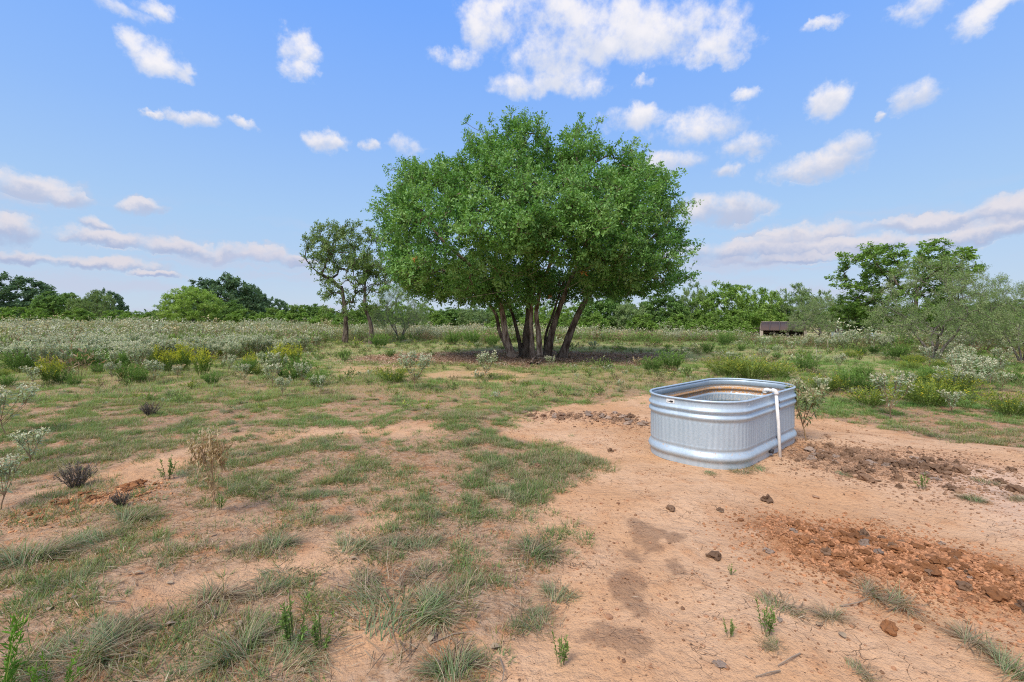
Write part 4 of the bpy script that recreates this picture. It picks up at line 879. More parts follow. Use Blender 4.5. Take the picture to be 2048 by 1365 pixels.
# low mats and short grass
mb = MB()
def mat_dens(x, y): return veg(x, y) * (.07 + .93 * sst(.47, .57, .45 * fbm(x * 1.9, y * 1.9, 91, 4) + .55 * fbm(x * 5.2, y * 5.2, 92, 3)))
for n, y0, y1, h, wd, nb, r0, r1, sg in ((70000, 1.5, 8, .038, .0030, 28, .015, .07, 1), (52000, 7, 15, .070, .0055, 17, .05, .15, 1), (60000, 14, 36, .10, .013, 8, .1, .35, 1)):
    x, y = scatter(n, y0, y1, .62, mat_dens); q = len(x); lush = sst(2.5, 6, x - .3 * (y - 6)) * sst(5.5, 7.5, y) * .7
    tone = rng.random((q, 1)) * .7 + fbm(x * .7, y * .7, 95)[:, None] * .5
    base_c = np.where(tone > .72, np.array([.13, .205, .06]), np.where(tone > .45, np.array([.17, .225, .10]), np.array([.21, .215, .075])))
    base_c = base_c * (1.18 + .28 * sst(4, 9, y))[:, None] * (1 + sst(3, 8, y)[:, None] * np.array([0, .12, -.12])); base_c = base_c * (1 - lush[:, None] * .6) + np.array([.13, .29, .065]) * lush[:, None] * .6; dryp = np.clip(.12 + .55 * (fbm(x * 1.1, y * 1.1, 99) > .52) * rng.random(q) - .2 * lush, 0, 1)
    i = np.repeat(np.arange(q), nb); k = len(i); rr_ = rng.uniform(r0, r1, q)[i] * np.sqrt(rng.random(k)); aa = rng.random(k) * 6.283
    bx, by = x[i] + np.cos(aa) * rr_, y[i] + np.sin(aa) * rr_; c = base_c[i] * (.75 + .5 * rng.random((k, 1))); dr = rng.random(k) < dryp[i]; c = np.where(dr[:, None], STRAWS[rng.integers(0, 4, k)] * .9, c)
    P = np.stack([bx, by, gz(bx, by) - .003], 1)
    blades(mb, P, np.pi / 2 - aa + rng.normal(size=k) * .8, rng.uniform(.2, 1.0, k), rng.uniform(.1, 1.0, k), h * rng.uniform(.4, 1.5, k) * np.exp(rng.normal(size=q) * .25)[i], wd * rng.uniform(.7, 1.5, k), c * .9, c * 1.1, sg)
    print('short grass', k)
tag(mb.build('short_grass', M_GRASS), 'short patchy green grass over the sandy pasture', 'grass', kind='stuff')
tl_ = [template(lambda r, m, c=c: plume_bush(r, .17, .34, 12, m, m, np.array(c[0]) * 1.25, np.array(c[1]) * 1.25, 6, .045, .34, .35, stemcol=(.18, .17, .08)), 170 + i) for i, c in enumerate([((.13, .20, .06), (.22, .31, .09)), ((.17, .20, .09), (.27, .30, .14)), ((.24, .18, .11), (.34, .26, .16)), ((.30, .35, .24), (.50, .52, .40)), ((.16, .24, .05), (.36, .40, .07))])]
x, y = scatter(9000, 6.5, 30, .75, lambda x, y: veg(x, y) * (.12 + .7 * (fbm(x * .8, y * .8, 103) > .5)) * (1 - .6 * in_field(x, y))); mb = MB(); pick = np.array([0, 0, 0, 1, 1, 2, 2, 3, 4])[rng.integers(0, 9, len(x))]; print('low weeds', len(x))
for k in range(5):
    m_ = pick == k; nn = m_.sum(); instance_into(mb, tl_[k], x[m_], y[m_], np.exp(rng.normal(size=nn) * .35) * (.42 + .018 * y[m_]), rng.random(nn) * 6.28, .8 + .4 * rng.random((nn, 1)) * np.ones(3))
tag(mb.build('low_weeds', M_WEED), 'low mixed weeds dotted over the thin pasture', 'weeds', kind='stuff')
# dry thatch lying on the soil
mb = MB(); x, y = scatter(230000, 1.5, 11, .62, lambda x, y: np.clip(.06 + veg(x, y) * .8, 0, 1) * (1 - .90 * bare(x, y))); k = len(x)
a = rng.random(k) * 6.283; D = np.stack([np.cos(a), np.sin(a), rng.normal(size=k) * .15], 1); P = np.stack([x, y, gz(x, y) + .004 + .012 * rng.random(k)], 1); Ln = rng.uniform(.02, .09, k)
leaf_quads(mb, P, D, np.tile([0, 0, 1.], (k, 1)), Ln, .0022 + .0022 * rng.random(k), STRAWS[rng.integers(0, 4, k)] * (.3 + .85 * rng.random((k, 1))))
tag(mb.build('dry_grass', M_DRY), 'dry straw and thatch lying on the sandy soil', 'dry grass', kind='stuff'); print('thatch', k)
# fallen leaves under the oak
mb = MB(); x, y = scatter(90000, 12, 21, .8, lambda x, y: litter(x, y) * .9 * (np.abs(x - .5) < 7), .6); k = len(x)
leaf_quads(mb, np.stack([x, y, gz(x, y) + .01], 1), rng.normal(size=(k, 3)) * np.array([1, 1, .2]), np.tile([0, 0, 1.], (k, 1)) + rng.normal(size=(k, 3)) * .3, rng.uniform(.05, .10, k), rng.uniform(.025, .045, k), np.array([(.26, .16, .11), (.40, .27, .19), (.56, .42, .31), (.46, .28, .17)])[rng.integers(0, 4, k)])
tag(mb.build('leaf_litter', M_DRY), 'brown fallen leaves under the big oak', 'leaf litter', kind='stuff')

# ------------------------------------------------------------------ soil clods
def rock(rng, sub=2, rough=.35):
    import bmesh
    bm = bmesh.new(); bmesh.ops.create_icosphere(bm, subdivisions=sub, radius=1); V = np.array([v.co[:] for v in bm.verts]); F = np.array([[v.index for v in f.verts] for f in bm.faces]); bm.free()
    o = rng.random(3) * 50; r = 1 + rough * (vnoise3(V + o, 1.3, 1) - .5) * 2 + rough * .7 * (vnoise3(V + o, 3.4, 2) - .5) * 2
    return V * r[:, None] * np.array([1, rng.uniform(.65, 1), rng.uniform(.45, .8)]), F
def clod_kinds(col, seed, n=4, sub=3):
    out = []
    for i in range(n):
        r = np.random.default_rng(seed + i); V, F = rock(r, sub, .75); m = MB(); m.add(V, F, np.array(col)); out.append(Kind(m.build('soil_clod', M_SOIL)))
    return out
RED, BRN, GRY = (.30, .135, .06), (.22, .135, .085), (.32, .235, .18)
k_red, k_brn, k_gry = clod_kinds(RED, 400), clod_kinds(BRN, 410), clod_kinds(GRY, 420, 3)
def clod(kinds, p, s, label, group=None, sink=.25): kinds[RN.randrange(len(kinds))].put((p[0], p[1], p[2] + s * (.5 - sink)), RN.random() * 6, (s, s, s * RN.uniform(.75, 1.1)), label, 'clod', group)
for kd, px, py, s, lab in [(k_brn,1532,1002,.042,'round brown clod on the sand in front of the trough'),(k_brn,1341,1020,.028,'flat brown clod on the sand left of the round one'),(k_brn,1440,1022,.024,'small clod between flat clod and round clod'),(k_brn,1430,1116,.032,'dark flat dung clod left of the soil heap'),
   (k_brn,1075,935,.035,'dark brown clod on the grass edge left of the trough'),(k_gry,1215,838,.05,'gray clod at the left end of the clods by the trough'),(k_red,1780,1262,.03,'broken reddish clod by the grass below the heap'),(k_brn,1222,903,.035,'brown clod on the sand left of the trough'),(k_red,1700,1080,.045,'tall red clod on top of the soil heap'),(k_gry,1440,1330,.018,'pale stone at bottom right'),(k_gry,868,1272,.018,'small pale stone in the grass at bottom center')]:
    clod(kd, G(px, py), s, lab)
def along(pts, n, spread, seed):
    r = np.random.default_rng(seed); P = np.array(pts); t = r.random(n) * (len(P) - 1); i = np.minimum(t.astype(int), len(P) - 2); q = P[i] + (P[i + 1] - P[i]) * (t - i)[:, None]; return q + r.normal(size=(n, 2)) * spread
for (x, y) in along(PILE, 150, .19, 1):
    kd = k_red if RN.random() < .8 else (k_gry if RN.random() < .4 else k_brn); clod(kd, (x, y, float(gz(x, y))), RN.choice([.011, .014, .018, .022, .03]) * RN.uniform(.8, 1.2), 'clod of dug red soil in the heap at lower right', 'clods in the red soil heap')
for (x, y) in along(MUD + [flat_g(1900, 925)], 110, .22, 2):
    if (abs((x - TX) * math.cos(TA) + (y - TY) * math.sin(TA)) < 1.02 and abs(-(x - TX) * math.sin(TA) + (y - TY) * math.cos(TA)) < .56): continue
    clod(k_brn if RN.random() < .85 else k_gry, (x, y, float(gz(x, y))), RN.choice([.018, .024, .032, .045]) * RN.uniform(.8, 1.2), 'trampled brown mud clod right of the trough', 'mud clods right of the trough')
for (x, y) in along([flat_g(1075, 828), flat_g(1130, 832), flat_g(1215, 838), flat_g(1285, 850)], 55, .13, 3):
    clod(k_brn if RN.random() < .75 else k_gry, (x, y, float(gz(x, y))), RN.choice([.018, .024, .034, .045]) * RN.uniform(.8, 1.2), 'dark mud clod in the row behind the trough at left', 'mud clods left of the trough')
for (x, y) in along([flat_g(60, 1040), flat_g(180, 1010), flat_g(290, 985)], 30, .1, 4):
    clod(k_red, (x, y, float(gz(x, y))), RN.choice([.015, .02, .03]) * RN.uniform(.8, 1.2), 'red soil clod on the dug spot at left', 'red clods on the dug spot at left')
# crumbs too many to count
mb = MB(); r = np.random.default_rng(6); tm = [rock(r, 1, .35) for _ in range(4)]
qs = [(along(PILE, 15000, .22, 7), (.27, .13, .065), .0048), (along(MUD + [flat_g(1950, 930)], 6500, .34, 8), BRN, .0065), (along([flat_g(1075, 828), flat_g(1285, 850)], 1100, .2, 9), BRN, .008), (along([flat_g(60, 1040), flat_g(290, 985)], 1800, .14, 10), (.33, .165, .08), .0055)]
xy = np.stack([r.uniform(-.3, 4.5, 9000), 1.7 + 4.3 * r.random(9000)], 1); xy = xy[(bare(xy[:, 0], xy[:, 1]) > .6) & (fbm(xy[:, 0] * 1.7, xy[:, 1] * 1.7, 97) > .42 + .15 * r.random(9000))]
qs.append((xy, (.24, .13, .075), .0042))
for q_, col, s in qs:
    for k in range(4):
        V, F = tm[k]; qq = q_[k::4]; nq = len(qq); sc = s * np.exp(r.normal(size=nq) * .45); a = r.random(nq) * 6.28
        c_, s_ = np.cos(a)[:, None], np.sin(a)[:, None]
        W = np.stack([(V[:, 0] * c_ - V[:, 1] * s_) * sc[:, None] + qq[:, :1], (V[:, 0] * s_ + V[:, 1] * c_) * sc[:, None] + qq[:, 1:], V[:, 2] * sc[:, None] + (gz(qq[:, 0], qq[:, 1]) + sc * .2)[:, None]], -1)
        mb.add(W.reshape(-1, 3), (F[None] + (np.arange(nq) * len(V))[:, None, None]).reshape(-1, 3), np.repeat(np.array(col) * (.6 + .9 * r.random((nq, 1))), len(V), 0))
tag(mb.build('soil_crumbs', M_SOIL), 'loose soil crumbs scattered over the bare sand', 'soil', kind='stuff')
rng = np.random.default_rng(44)
def dry_leaf(seed):
    r = np.random.default_rng(seed); n = 9; t = np.linspace(0, 1, n); w_ = .32 * np.sin(np.pi * t ** .8) ** .8 + .015; z = .12 * np.sin(t * 3 + r.random()) ; m = MB()
    V = np.concatenate([np.stack([t, w_, z + .16 * w_], 1), np.stack([t, 0 * t, z], 1), np.stack([t, -w_, z + .2 * w_ * (1 + r.random())], 1)]); k = np.arange(n - 1)
    m.add(V, np.concatenate([np.stack([k, k + 1, n + k + 1, n + k], 1), np.stack([n + k, n + k + 1, 2 * n + k + 1, 2 * n + k], 1)]), np.array([(.33, .23, .14), (.26, .20, .15), (.36, .27, .18)][seed % 3])); return Kind(m.build('dry_leaf', M_DRY))
kl = [dry_leaf(i) for i in range(3)]
for px, py in [(865,1275),(530,1150),(190,1250),(420,1075),(268,1150),(625,1175),(880,1130),(345,1170),(530,1185),(700,1120),(760,1200),(480,1255),(150,1195),(1635,1255),(1560,1240),(1690,1280),(980,1300),(330,1255),(610,1345),(95,1225)]:
    kl[RN.randrange(3)].put(G(px, py, .008), RN.random() * 6, RN.uniform(.028, .045), 'curled tan dry leaf lying on the thin pasture', 'leaf', 'dry leaves lying on the near ground')
for px, py in [(340,1215),(860,1290),(610,1330),(1000,1320),(430,1240),(820,1060),(1600,1310),(1680,1215),(250,1205),(700,1180),(1560,1345),(930,1210)]:
    m = MB(); l_ = rng.uniform(.08, .2); tubes(m, [[(0, 0, 0), (l_ * .5, rng.normal() * .02, .012), (l_, rng.normal() * .03, .004)]], np.array([.0035]), np.array([.0018]), 5, np.array([.30, .23, .17])); o = m.build('twig', M_DRY); o.location = G(px, py, .006); o.rotation_euler = (0, 0, RN.random() * 6); tag(o, 'thin dry twig lying on the near ground', 'twig', 'dry twigs lying on the near ground')
# fallen branches at the oak's foot
for pts, r0, lab in [([(1062, 731), (1072, 722), (1092, 716)], .045, 'short gray fallen branch nearest the oak trunks'), ([(1075, 732), (1095, 722), (1125, 724), (1148, 731)], .035, 'long curved fallen branch in front of the oak trunks')]:
    m = MB(); P = smooth_line([np.array(G(*p)) + np.array([0, 0, .05 + .1 * (i % 2)]) for i, p in enumerate(pts)], 10); o = P[0].copy(); tubes(m, (P - o)[None], np.array([r0]), np.array([r0 * .45]), 7, np.array([2.2, 2.0, 1.9]))
    b = m.build('fallen_branch', M_BARK, None, True); b.location = o; tag(b, lab, 'branch')
for px, py, hpx, lab in [(1632, 800, 85, 'pale dead forked stalk by the grass lane'), (1655, 705, 45, 'pale dead stalk in the weeds before the shed'), (1905, 735, 36, 'pale dead stake under the gray mesquite')]:
    p = G(px, py if py < 790 else 722); h = .55; m = MB(); tubes(m, [[(0, 0, 0), (.02, 0, h * .5), (.0, .02, h)], [(0, 0, .02), (.06, 0, .1), (.11, 0, .2)]], np.array([.012, .008]), np.array([.007, .004]), 4, np.array([.55, .48, .40])); o = m.build('dead_stalk', M_DRY); o.location = p; tag(o, lab, 'stalk')

# ------------------------------------------------------------------ metal trough
def galv_mat():
    m, t, p, out = principled('galvanised_steel'); LK = t.links.new; tc_ = node(t, 'ShaderNodeTexCoord'); a = node(t, 'ShaderNodeAttribute', attribute_name='Col'); se = node(t, 'ShaderNodeSeparateColor'); LK(a.outputs['Color'], se.inputs[0])
    vo = node(t, 'ShaderNodeTexVoronoi'); vo.inputs['Scale'].default_value = 85; LK(tc_.outputs['Object'], vo.inputs['Vector']); sv_ = node(t, 'ShaderNodeSeparateColor'); LK(vo.outputs['Color'], sv_.inputs[0])
    mp = node(t, 'ShaderNodeMapping'); mp.inputs['Scale'].default_value = (9, 9, .9); LK(tc_.outputs['Object'], mp.inputs[0]); ns = node(t, 'ShaderNodeTexNoise'); ns.inputs['Scale'].default_value = 2.5; ns.inputs['Detail'].default_value = 5; LK(mp.outputs[0], ns.inputs['Vector'])
    n2 = node(t, 'ShaderNodeTexNoise'); n2.inputs['Scale'].default_value = 60; n2.inputs['Detail'].default_value = 6; LK(tc_.outputs['Object'], n2.inputs['Vector'])
    def mix(f, x, y):
        n = node(t, 'ShaderNodeMix', data_type='RGBA')
        for s_, v in (('Factor', f), ('A', x), ('B', y)):
            if isinstance(v, tuple): n.inputs[s_].default_value = (*v, 1)
            else: LK(v, n.inputs[s_])
        return n.outputs['Result']
    def rr(v, a_, b_, lo=0, hi=1):
        n = node(t, 'ShaderNodeMapRange'); LK(v, n.inputs['Value']); n.inputs['From Min'].default_value, n.inputs['From Max'].default_value, n.inputs['To Min'].default_value, n.inputs['To Max'].default_value = a_, b_, lo, hi; return n.outputs[0]
    z = mix(rr(sv_.outputs[0], 0, 1), (.42, .52, .60), (.48, .58, .66)); z = mix(rr(ns.outputs['Fac'], .48, .7, 0, .55), z, (.55, .64, .72))
    rust = mix(rr(n2.outputs['Fac'], .35, .65), (.40, .155, .03), (.56, .32, .13))
    f_r = rr(math_node(t, 'SUBTRACT', math_node(t, 'ADD', se.outputs[0], n2.outputs['Fac']), .9), 0, .25); f_w = rr(math_node(t, 'SUBTRACT', math_node(t, 'ADD', se.outputs[1], n2.outputs['Fac']), .9), 0, .3)
    c = mix(f_w, z, (.70, .58, .46)); c = mix(f_r, c, rust); LK(c, p.inputs['Base Color'])
    cov = math_node(t, 'MAXIMUM', f_r, f_w); LK(rr(cov, 0, 1, .38, .0), p.inputs['Metallic']); LK(math_node(t, 'ADD', rr(sv_.outputs[1], 0, 1, .48, .56), math_node(t, 'MULTIPLY', cov, .4)), p.inputs['Roughness'])
    b = node(t, 'ShaderNodeBump'); b.inputs['Strength'].default_value = .12; b.inputs['Distance'].default_value = .004; LK(n2.outputs['Fac'], b.inputs['Height']); LK(b.outputs[0], p.inputs['Normal'])
    return m
M_GALV = galv_mat()
def flat_mat(name, col, rough=.5, metal=0, spec=.5, bump=0):
    m, t, p, out = principled(name); n1 = node(t, 'ShaderNodeTexNoise'); n1.inputs['Scale'].default_value = 25; n1.inputs['Detail'].default_value = 5; tc_ = node(t, 'ShaderNodeTexCoord'); t.links.new(tc_.outputs['Object'], n1.inputs['Vector'])
    rp = node(t, 'ShaderNodeValToRGB'); t.links.new(n1.outputs['Fac'], rp.inputs[0]); rp.color_ramp.elements[0].position = .3; rp.color_ramp.elements[1].position = .7
    rp.color_ramp.elements[0].color = (*[c * .82 for c in col], 1); rp.color_ramp.elements[1].color = (*[min(1, c * 1.1) for c in col], 1); t.links.new(rp.outputs[0], p.inputs['Base Color'])
    p.inputs['Roughness'].default_value = rough; p.inputs['Metallic'].default_value = metal; p.inputs['Specular IOR Level'].default_value = spec
    return m
TL, TW, TRAD = 1.912, .951, .39
def outline(per=900, L_=TL, W_=TW, r=TRAD):
    a = np.linspace(0, np.pi / 2, 200); P, N = [], []
    for cx, cy, a0 in ((L_/2-r, W_/2-r, 0), (-L_/2+r, W_/2-r, 1), (-L_/2+r, -W_/2+r, 2), (L_/2-r, -W_/2+r, 3)):
        th = a + a0 * np.pi / 2; P.append(np.stack([cx + r*np.cos(th), cy + r*np.sin(th)], 1))
    P = np.concatenate(P + [P[0][:1]]); s = np.concatenate(([0], np.cumsum(np.linalg.norm(np.diff(P, axis=0), axis=1)))); q = np.linspace(0, s[-1], per, endpoint=False)
    O = np.stack([np.interp(q, s, P[:, 0]), np.interp(q, s, P[:, 1])], 1); T = np.roll(O, -1, 0) - np.roll(O, 1, 0); T = T / np.linalg.norm(T, axis=1, keepdims=True); return O, np.stack([T[:, 1], -T[:, 0]], 1), q, s[-1]
PROF = [(0, .002), (.03, .003), (.055, .002), (.062, .010), (.075, .020), (.090, .025), (.105, .021), (.122, .012), (.138, .001), (.150, -.004), (.162, -.001), (.175, .004)]
PROF += [(z, .002) for z in np.arange(.185, .405, .012)]
PROF += [(.412, .001), (.422, .004), (.434, .014), (.446, .021), (.458, .018), (.470, .006), (.480, -.001), (.488, .002), (.498, .012), (.510, .022), (.522, .018), (.532, .006), (.540, .001), (.57, 0), (.592, 0)]
def trough():
    t = empty('water_trough', (TX, TY, float(gz(TX, TY))), TA); tag(t, 'oval galvanized metal stock trough with ribbed sides on bare sand', 'trough')
    O, N, q, per = outline(); n = len(O); pr = np.array(PROF); rng = np.random.default_rng(3); nper = round(per / .047)
    rip = .0016 * np.sin(q / per * nper * 2 * np.pi)
    def ring(z, off, rust=0, white=0):
        zz = np.full(n, z); rp = rip * sst(.172, .20, z) * (1 - sst(.385, .412, z)); o = off + rp
        return np.concatenate([O + N * o[:, None], zz[:, None]], 1), np.tile([rust, white, 0], (n, 1))
    def sheet(name, rows, mat, smooth=True):
        m = MB(); V = np.concatenate([r[0] for r in rows]); Cc = np.concatenate([r[1] for r in rows]); i = np.arange(n); j = (i + 1) % n
        m.add(V, np.concatenate([np.stack([k*n+i, k*n+j, (k+1)*n+j, (k+1)*n+i], 1) for k in range(len(rows)-1)]), Cc); return m.build(name, mat, t, smooth)
    bump = lambda z, c, w_: math.exp(-((z - c) / w_) ** 2)
    rows = [ring(z, o, .36 * bump(z, .14, .022) + .40 * bump(z, .05, .02) + .20 * bump(z, .0, .03) + .17 * bump(z, .48, .02) + .15 * bump(z, .11, .02), .18 * bump(z, .02, .03)) for z, o in pr]
    sheet('outer_wall', rows, M_GALV)
    inn = [ring(z, o - .004, max(.62 * sst(.415, .43, z) * (1 - sst(.50, .52, z)), 0), .7 * sst(.47, .49, z) * (1 - sst(.525, .54, z)) + .45 * (1 - sst(.40, .43, z))) for z, o in pr[::-1] if z > .06]
    inn = [ring(.592, -.004)] + inn; V, c = ring(.06, -.03); inn.append((V, c)); ctr = V * np.array([.02, .02, 1]); inn.append((ctr, c)); sheet('inner_wall', inn, M_GALV)
    rows = []
    for a in np.linspace(0, 2 * np.pi, 13): rows.append(ring(.602 + .011 * math.sin(a), .003 + .012 * math.cos(a)))
    sheet('rim', rows, M_GALV)
    # sticker on the upper band, seam and drain plug
    cw, sw_ = math.cos(TA), math.sin(TA); W = np.stack([TX + cw * O[:, 0] - sw_ * O[:, 1], TY + sw_ * O[:, 0] + cw * O[:, 1]], 1); pxs = 1024 + FPX * W[:, 0] / W[:, 1]; front = (W[:, 0] * (cw * N[:, 0] - sw_ * N[:, 1]) + W[:, 1] * (sw_ * N[:, 0] + cw * N[:, 1])) < 0
    def idx(px): return int(np.argmin(np.where(front, np.abs(pxs - px), 1e9)))
    def patch(mb_, i0, half, z0, z1, off, col, steps=8):
        s = np.linspace(-half, half, steps); i = i0 + s / per * n; P = np.stack([np.interp(i, np.arange(-n, 2*n), np.tile(O[:, k] + N[:, k] * off, 3)) for k in (0, 1)], 1); V = np.concatenate([np.c_[P, np.full(steps, z0)], np.c_[P, np.full(steps, z1)]]); k = np.arange(steps - 1); mb_.add(V, np.stack([k, k+1, steps+k+1, steps+k], 1), np.array(col))
    M_STK = plant_mat('sticker_print', .4, 0, .4, 0); i0 = idx(1341); m = MB(); patch(m, i0, .042, .548, .590, .003, (.82, .82, .80)); patch(m, i0, .036, .582, .587, .004, (.70, .70, .68))
    dx = .012 / per * n
    for a_, hw, z0, z1 in ((-1.9, .008, .560, .566), (-1.1, .004, .559, .566), (.6, .016, .558, .568), (.7, .012, .569, .573), (2.2, .003, .556, .574), (.9, .009, .552, .555)): patch(m, i0 + a_ * dx, hw, z0, z1, .0042, (.03, .03, .035), 4)
    tag(m.build('sticker', M_STK, t), 'small white printed sticker with dark marks on upper band')
    m = MB(); M_DK = flat_mat('dark_gap', (.035, .035, .04), .6); i1 = idx(1553); P = np.array([[*(O[i1 + (3 if .4 < z < .54 else 0) - int(3 * sst(.0, .14, .16 - z))] + N[i1] * (o + .004)), z] for z, o in PROF if z > .03]); tubes(m, P[None], np.array([.0028]), np.array([.0028]), 5, np.array([.03, .03, .03])); m.build('seam', M_DK, t)
    i2 = idx(1538); o = O[i2] + N[i2] * .002; d = N[i2]; m = MB(); tubes(m, [[(*o, .055), (*(o + d * .035), .055)]], np.array([.022]), np.array([.022]), 12, np.array([.03, .03, .03])); th = np.arange(12) / 12 * 6.283; tv = np.array([-d[1], d[0], 0]); V = np.array([(*(o + d * .035), .055)]) + .022 * (np.cos(th)[:, None] * tv + np.sin(th)[:, None] * np.array([0, 0, 1])); m.add(V, np.arange(12)[None], np.array([.03, .03, .03])); m.build('drain_plug', M_DK, t)
    i3 = idx(1497); m = MB(); a3 = O[i3] + N[i3] * .0025; b3 = O[i3 + 3] + N[i3 + 3] * .0025; tubes(m, [[(*a3, .555), (*((a3 + b3) / 2), .568), (*b3, .58)]], np.array([.0025]), np.array([.0015]), 4, np.array([.8, .8, .8])); m.build('scratch', M_STK, t)
    # water inside
    mw, tt, p, out = principled('trough_water'); p.inputs['Base Color'].default_value = (.035, .045, .03, 1); p.inputs['Roughness'].default_value = .04; p.inputs['IOR'].default_value = 1.33; p.inputs['Specular IOR Level'].default_value = .6
    nb = node(tt, 'ShaderNodeTexNoise'); nb.inputs['Scale'].default_value = 9; bb = node(tt, 'ShaderNodeBump'); bb.inputs['Strength'].default_value = .05; bb.inputs['Distance'].default_value = .02; tt.links.new(nb.outputs['Fac'], bb.inputs['Height']); tt.links.new(bb.outputs[0], p.inputs['Normal'])
    V, _ = ring(0, -.0012); V = V * np.array([1, 1, 0]); m = MB(); m.add(np.concatenate([V, [[0, 0, 0]]]), np.stack([np.arange(n), (np.arange(n) + 1) % n, np.full(n, n)], 1), np.array([1., 1, 1]))
    o = m.build('water', mw); o.location = (TX, TY, t.location[2] + .34); o.rotation_euler = (0, 0, TA); tag(o, 'still dark water inside the metal trough', 'water', kind='structure')
    # white pipe hooked over the side
    u = np.array([cw, sw_, 0]); v = np.array([-sw_, cw, 0]); g0 = np.array([TX, TY, 0]); b = g0 + u * (-.05) - v * (TW / 2 + .085); gz_ = float(gz(b[0], b[1])); b[2] = gz_
    top = g0 + u * (-.05) - v * (TW / 2 + .045) + np.array([0, 0, t.location[2] + .642]); inn_ = top + v * .105
    pr_ = empty('water_pipe', b); tag(pr_, 'white plastic water pipe standing beside trough and hooked over its rim', 'pipe'); M_PVC = flat_mat('white_plastic', (.80, .79, .76), .35)
    def seg(name, pts, r, sides=16):
        m = MB(); P = np.array(pts) - b; tubes(m, P[None], np.array([r]), np.array([r]), sides, np.array([1., 1, 1])); k = len(P) * sides; m.f[(sides, 0)] = [np.arange(sides)[::-1][None], (np.arange(sides) + k - sides)[None]]; return m.build(name, M_PVC, pr_, True)
    Z_ = np.array([0, 0, 1.]); seg('pipe', [b - Z_ * .12, (b + top) / 2, top - Z_ * .03], .0150); seg('pipe', [top + v * .02, (top + inn_) / 2, inn_ - v * .02], .0145)
    bend = lambda c, d0, d1, r: [c + d0 * r * 1.5, c + d0 * r, c + d0 * r * .45 + d1 * r * .12, c + d0 * r * .12 + d1 * r * .45, c + d1 * r, c + d1 * r * 1.5]
    seg('elbow', bend(top, -Z_, v, .024), .0215); seg('elbow', bend(inn_, -v, -Z_, .022), .0205)
trough()

# ------------------------------------------------------------------ shed, panels, fence
M_ROOF = flat_mat('rusty_roof', (.085, .052, .04), .8); M_WOOD = flat_mat('weathered_wood', (.20, .15, .11), .85); M_DARKW = flat_mat('dark_wood', (.06, .045, .04), .85); M_BLUE = flat_mat('blue_gray_metal', (.40, .50, .58), .5, .2); M_PALEW = flat_mat('pale_post', (.42, .36, .30), .85)
def box(mb_, c, s, rx=0, col=(1, 1, 1)):
    V = np.array([(x, y, z) for x in (-.5, .5) for y in (-.5, .5) for z in (-.5, .5)]) * np.array(s); cr_, sr_ = math.cos(rx), math.sin(rx); V = np.stack([V[:, 0], V[:, 1] * cr_ - V[:, 2] * sr_, V[:, 1] * sr_ + V[:, 2] * cr_], 1) + np.array(c)
    mb_.add(V, np.array([(0,1,3,2),(4,6,7,5),(0,4,5,1),(2,3,7,6),(0,2,6,4),(1,5,7,3)]), np.array(col, float))
def shed():
    D = 44; p = at(1566, D); z0 = p[2]; k = D / FPX; zt = lambda py: EYE - (py - HZ) * k - z0; w_ = 78 * k
    t = empty('feed_shed', p, -math.atan2(p[0], p[1])); tag(t, 'low open shed with sloping rusty brown metal roof among weeds', 'shed')
    hi, lo, dp = zt(644.5), zt(661), 2.4; sl = math.atan2(hi - lo, dp); ln = math.hypot(hi - lo, dp)
    n = 160; x = np.linspace(-w_ / 2, w_ / 2, n); zz = .012 * np.sin(x / .19 * 6.283); m = MB()
    V = np.concatenate([np.stack([x, np.full(n, yy_), zz + zz2], 1) for yy_, zz2 in ((-.2, lo), (dp, hi), (dp, hi - .03), (-.2, lo - .03))]); i = np.arange(n - 1); m.add(V, np.concatenate([np.stack([a*n+i, a*n+i+1, ((a+1)%4)*n+i+1, ((a+1)%4)*n+i], 1) for a in range(4)]), np.array([1., 1, 1])); m.build('roof', M_ROOF, t, True)
    m = MB(); box(m, (0, dp + .06, hi + .02), (w_ + .1, .12, .05)); m.build('ridge_cap', M_PALEW, t)
    for q_ in (-.30, -.08, .14, .33):
        m = MB(); box(m, (q_ * w_, dp / 2 - .1, (hi + lo) / 2 + .035), (.11, ln, .06), sl); m.build('roof_batten', M_DARKW, t)
    for q_, y_, h_, s_, mt in ((-.485, -.1, lo - .03, .28, M_PALEW), (.48, -.1, lo - .05, .24, M_PALEW), (-.2, 0, lo - .05, .14, M_DARKW), (.1, 0, lo - .05, .16, M_DARKW), (.28, 0, lo - .05, .12, M_DARKW), (-.47, dp - .15, hi - .05, .16, M_WOOD), (.46, dp - .15, hi - .05, .16, M_WOOD), (0, dp - .15, hi - .05, .14, M_DARKW)):
        m = MB(); box(m, (q_ * w_, y_, h_ / 2), (s_, .14, h_)); m.build('post', mt, t)
    m = MB(); box(m, (0, dp - .02, hi * .42), (w_ * .94, .05, hi * .75)); m.build('back_wall', M_DARKW, t)
    m = MB(); box(m, (.05 * w_, -.2, .42), (w_ * .5, .12, .12)); m.build('feed_rail', M_WOOD, t)
    m = MB(); box(m, (-.51 * w_ - .02, dp / 2, (hi + lo) / 2 - .12), (.06, dp * .9, .22), sl); m.build('side_board', M_WOOD, t)
shed()
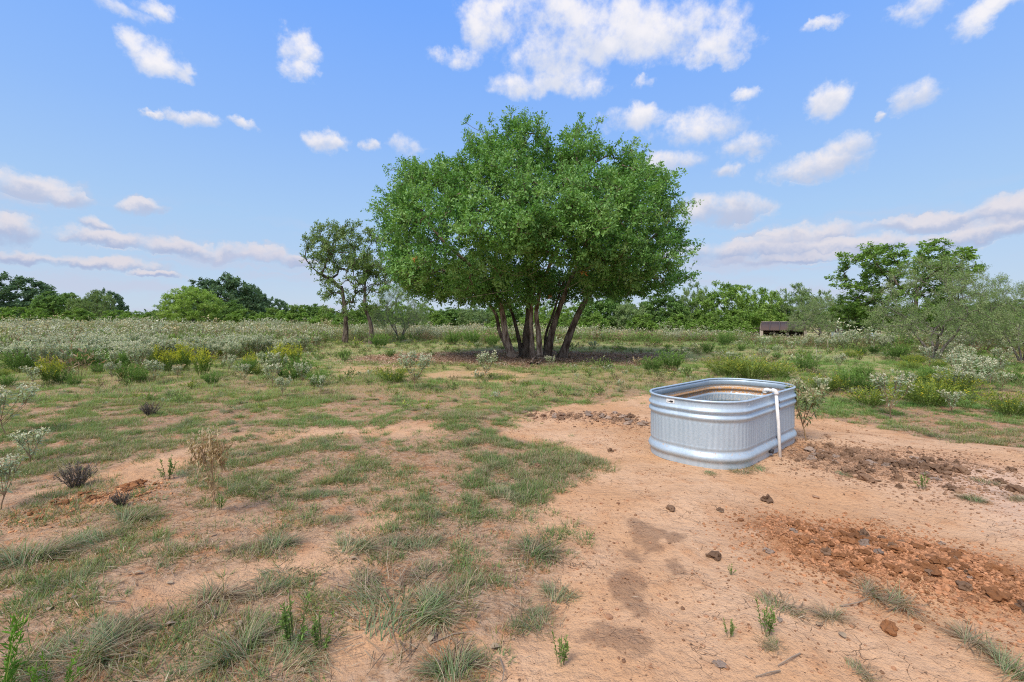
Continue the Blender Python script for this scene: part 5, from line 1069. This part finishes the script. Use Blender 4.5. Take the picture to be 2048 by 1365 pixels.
def panels():
    D = 40; p = at(1692, D); z0 = p[2]; k = D / FPX; zt = lambda py: EYE - (py - HZ) * k - z0
    t = empty('metal_lean_to', p, -math.atan2(p[0], p[1])); tag(t, 'pale blue gray metal lean-to with dark sagging roof right of the shed', 'lean-to')
    m = MB(); n = 90; x = np.linspace(-24 * k, 26 * k, n); yy_ = .02 * np.sin(x / .16 * 6.283); h = zt(664); V = np.concatenate([np.stack([x, yy_, 0 * x], 1), np.stack([x, yy_, 0 * x + h], 1), np.stack([x, yy_ + .04, 0 * x + h], 1), np.stack([x, yy_ + .04, 0 * x], 1)]); i = np.arange(n - 1); m.add(V, np.concatenate([np.stack([a*n+i, a*n+i+1, ((a+1)%4)*n+i+1, ((a+1)%4)*n+i], 1) for a in range(4)]), np.array([1., 1, 1])); m.build('wall', M_BLUE, t)
    m = MB()
    for a, b in ((-.5, -.1), (-.1, .3), (.3, .75)): box(m, ((a + b) * 18 * k, .5, zt(661.5) + .06 * (a > -.3)), (18 * k * (b - a) * 2, 1.1, .13), .18)
    m.build('roof', M_DARKW, t)
    p2 = at(1737, 38); t2 = empty('water_tank', p2); tag(t2, 'round blue gray metal tank beside the lean-to at the fence', 'tank'); kk = 38 / FPX; hh = EYE - p2[2] - (667 - HZ) * kk; m = MB(); R_ = 17 * kk; zs = [0]
    for j in range(5): zs += [hh * (j + .35) / 5, hh * (j + .5) / 5, hh * (j + .65) / 5]
    zs += [hh]; th = np.arange(40) / 40 * 6.283; V = np.concatenate([np.stack([np.cos(th) * (R_ + .025 * (jj % 3 == 2)), np.sin(th) * (R_ + .025 * (jj % 3 == 2)), np.full(40, z)], 1) for jj, z in enumerate(zs)]); i = np.arange(40); j_ = (i + 1) % 40; m.add(V, np.concatenate([np.stack([a*40+i, a*40+j_, (a+1)*40+j_, (a+1)*40+i], 1) for a in range(len(zs)-1)]), np.array([1., 1, 1])); m.build('body', M_BLUE, t2, True)
    m = MB(); m.add(np.stack([np.cos(th) * R_ * 1.03, np.sin(th) * R_ * 1.03, np.full(40, hh - .05)], 1), np.arange(40)[None], np.array([1., 1, 1])); m.build('lid', M_BLUE, t2)
panels()
def fence():
    D = 46; xs = [at(px, D) for px in range(1440, 2240, 40)]; o = xs[0]; t = empty('wire_fence', o); tag(t, 'dark pipe rail fence with posts running behind the shed and mesquites', 'fence'); z = [q_[2] for q_ in xs]
    for q_ in xs:
        m = MB(); c = np.array(q_) - np.array(o); box(m, c + np.array([0, 0, .68]), (.11, .11, 1.5)); m.build('post', M_DARKW, t)
    for h in (1.28, .85, .45):
        m = MB(); P = np.array([np.array(q_) - np.array(o) + np.array([0, -.09, h]) for q_ in xs]); tubes(m, P[None], np.array([.03]), np.array([.03]), 6, np.array([1., 1, 1])); m.build('rail', M_WOOD, t)
fence()
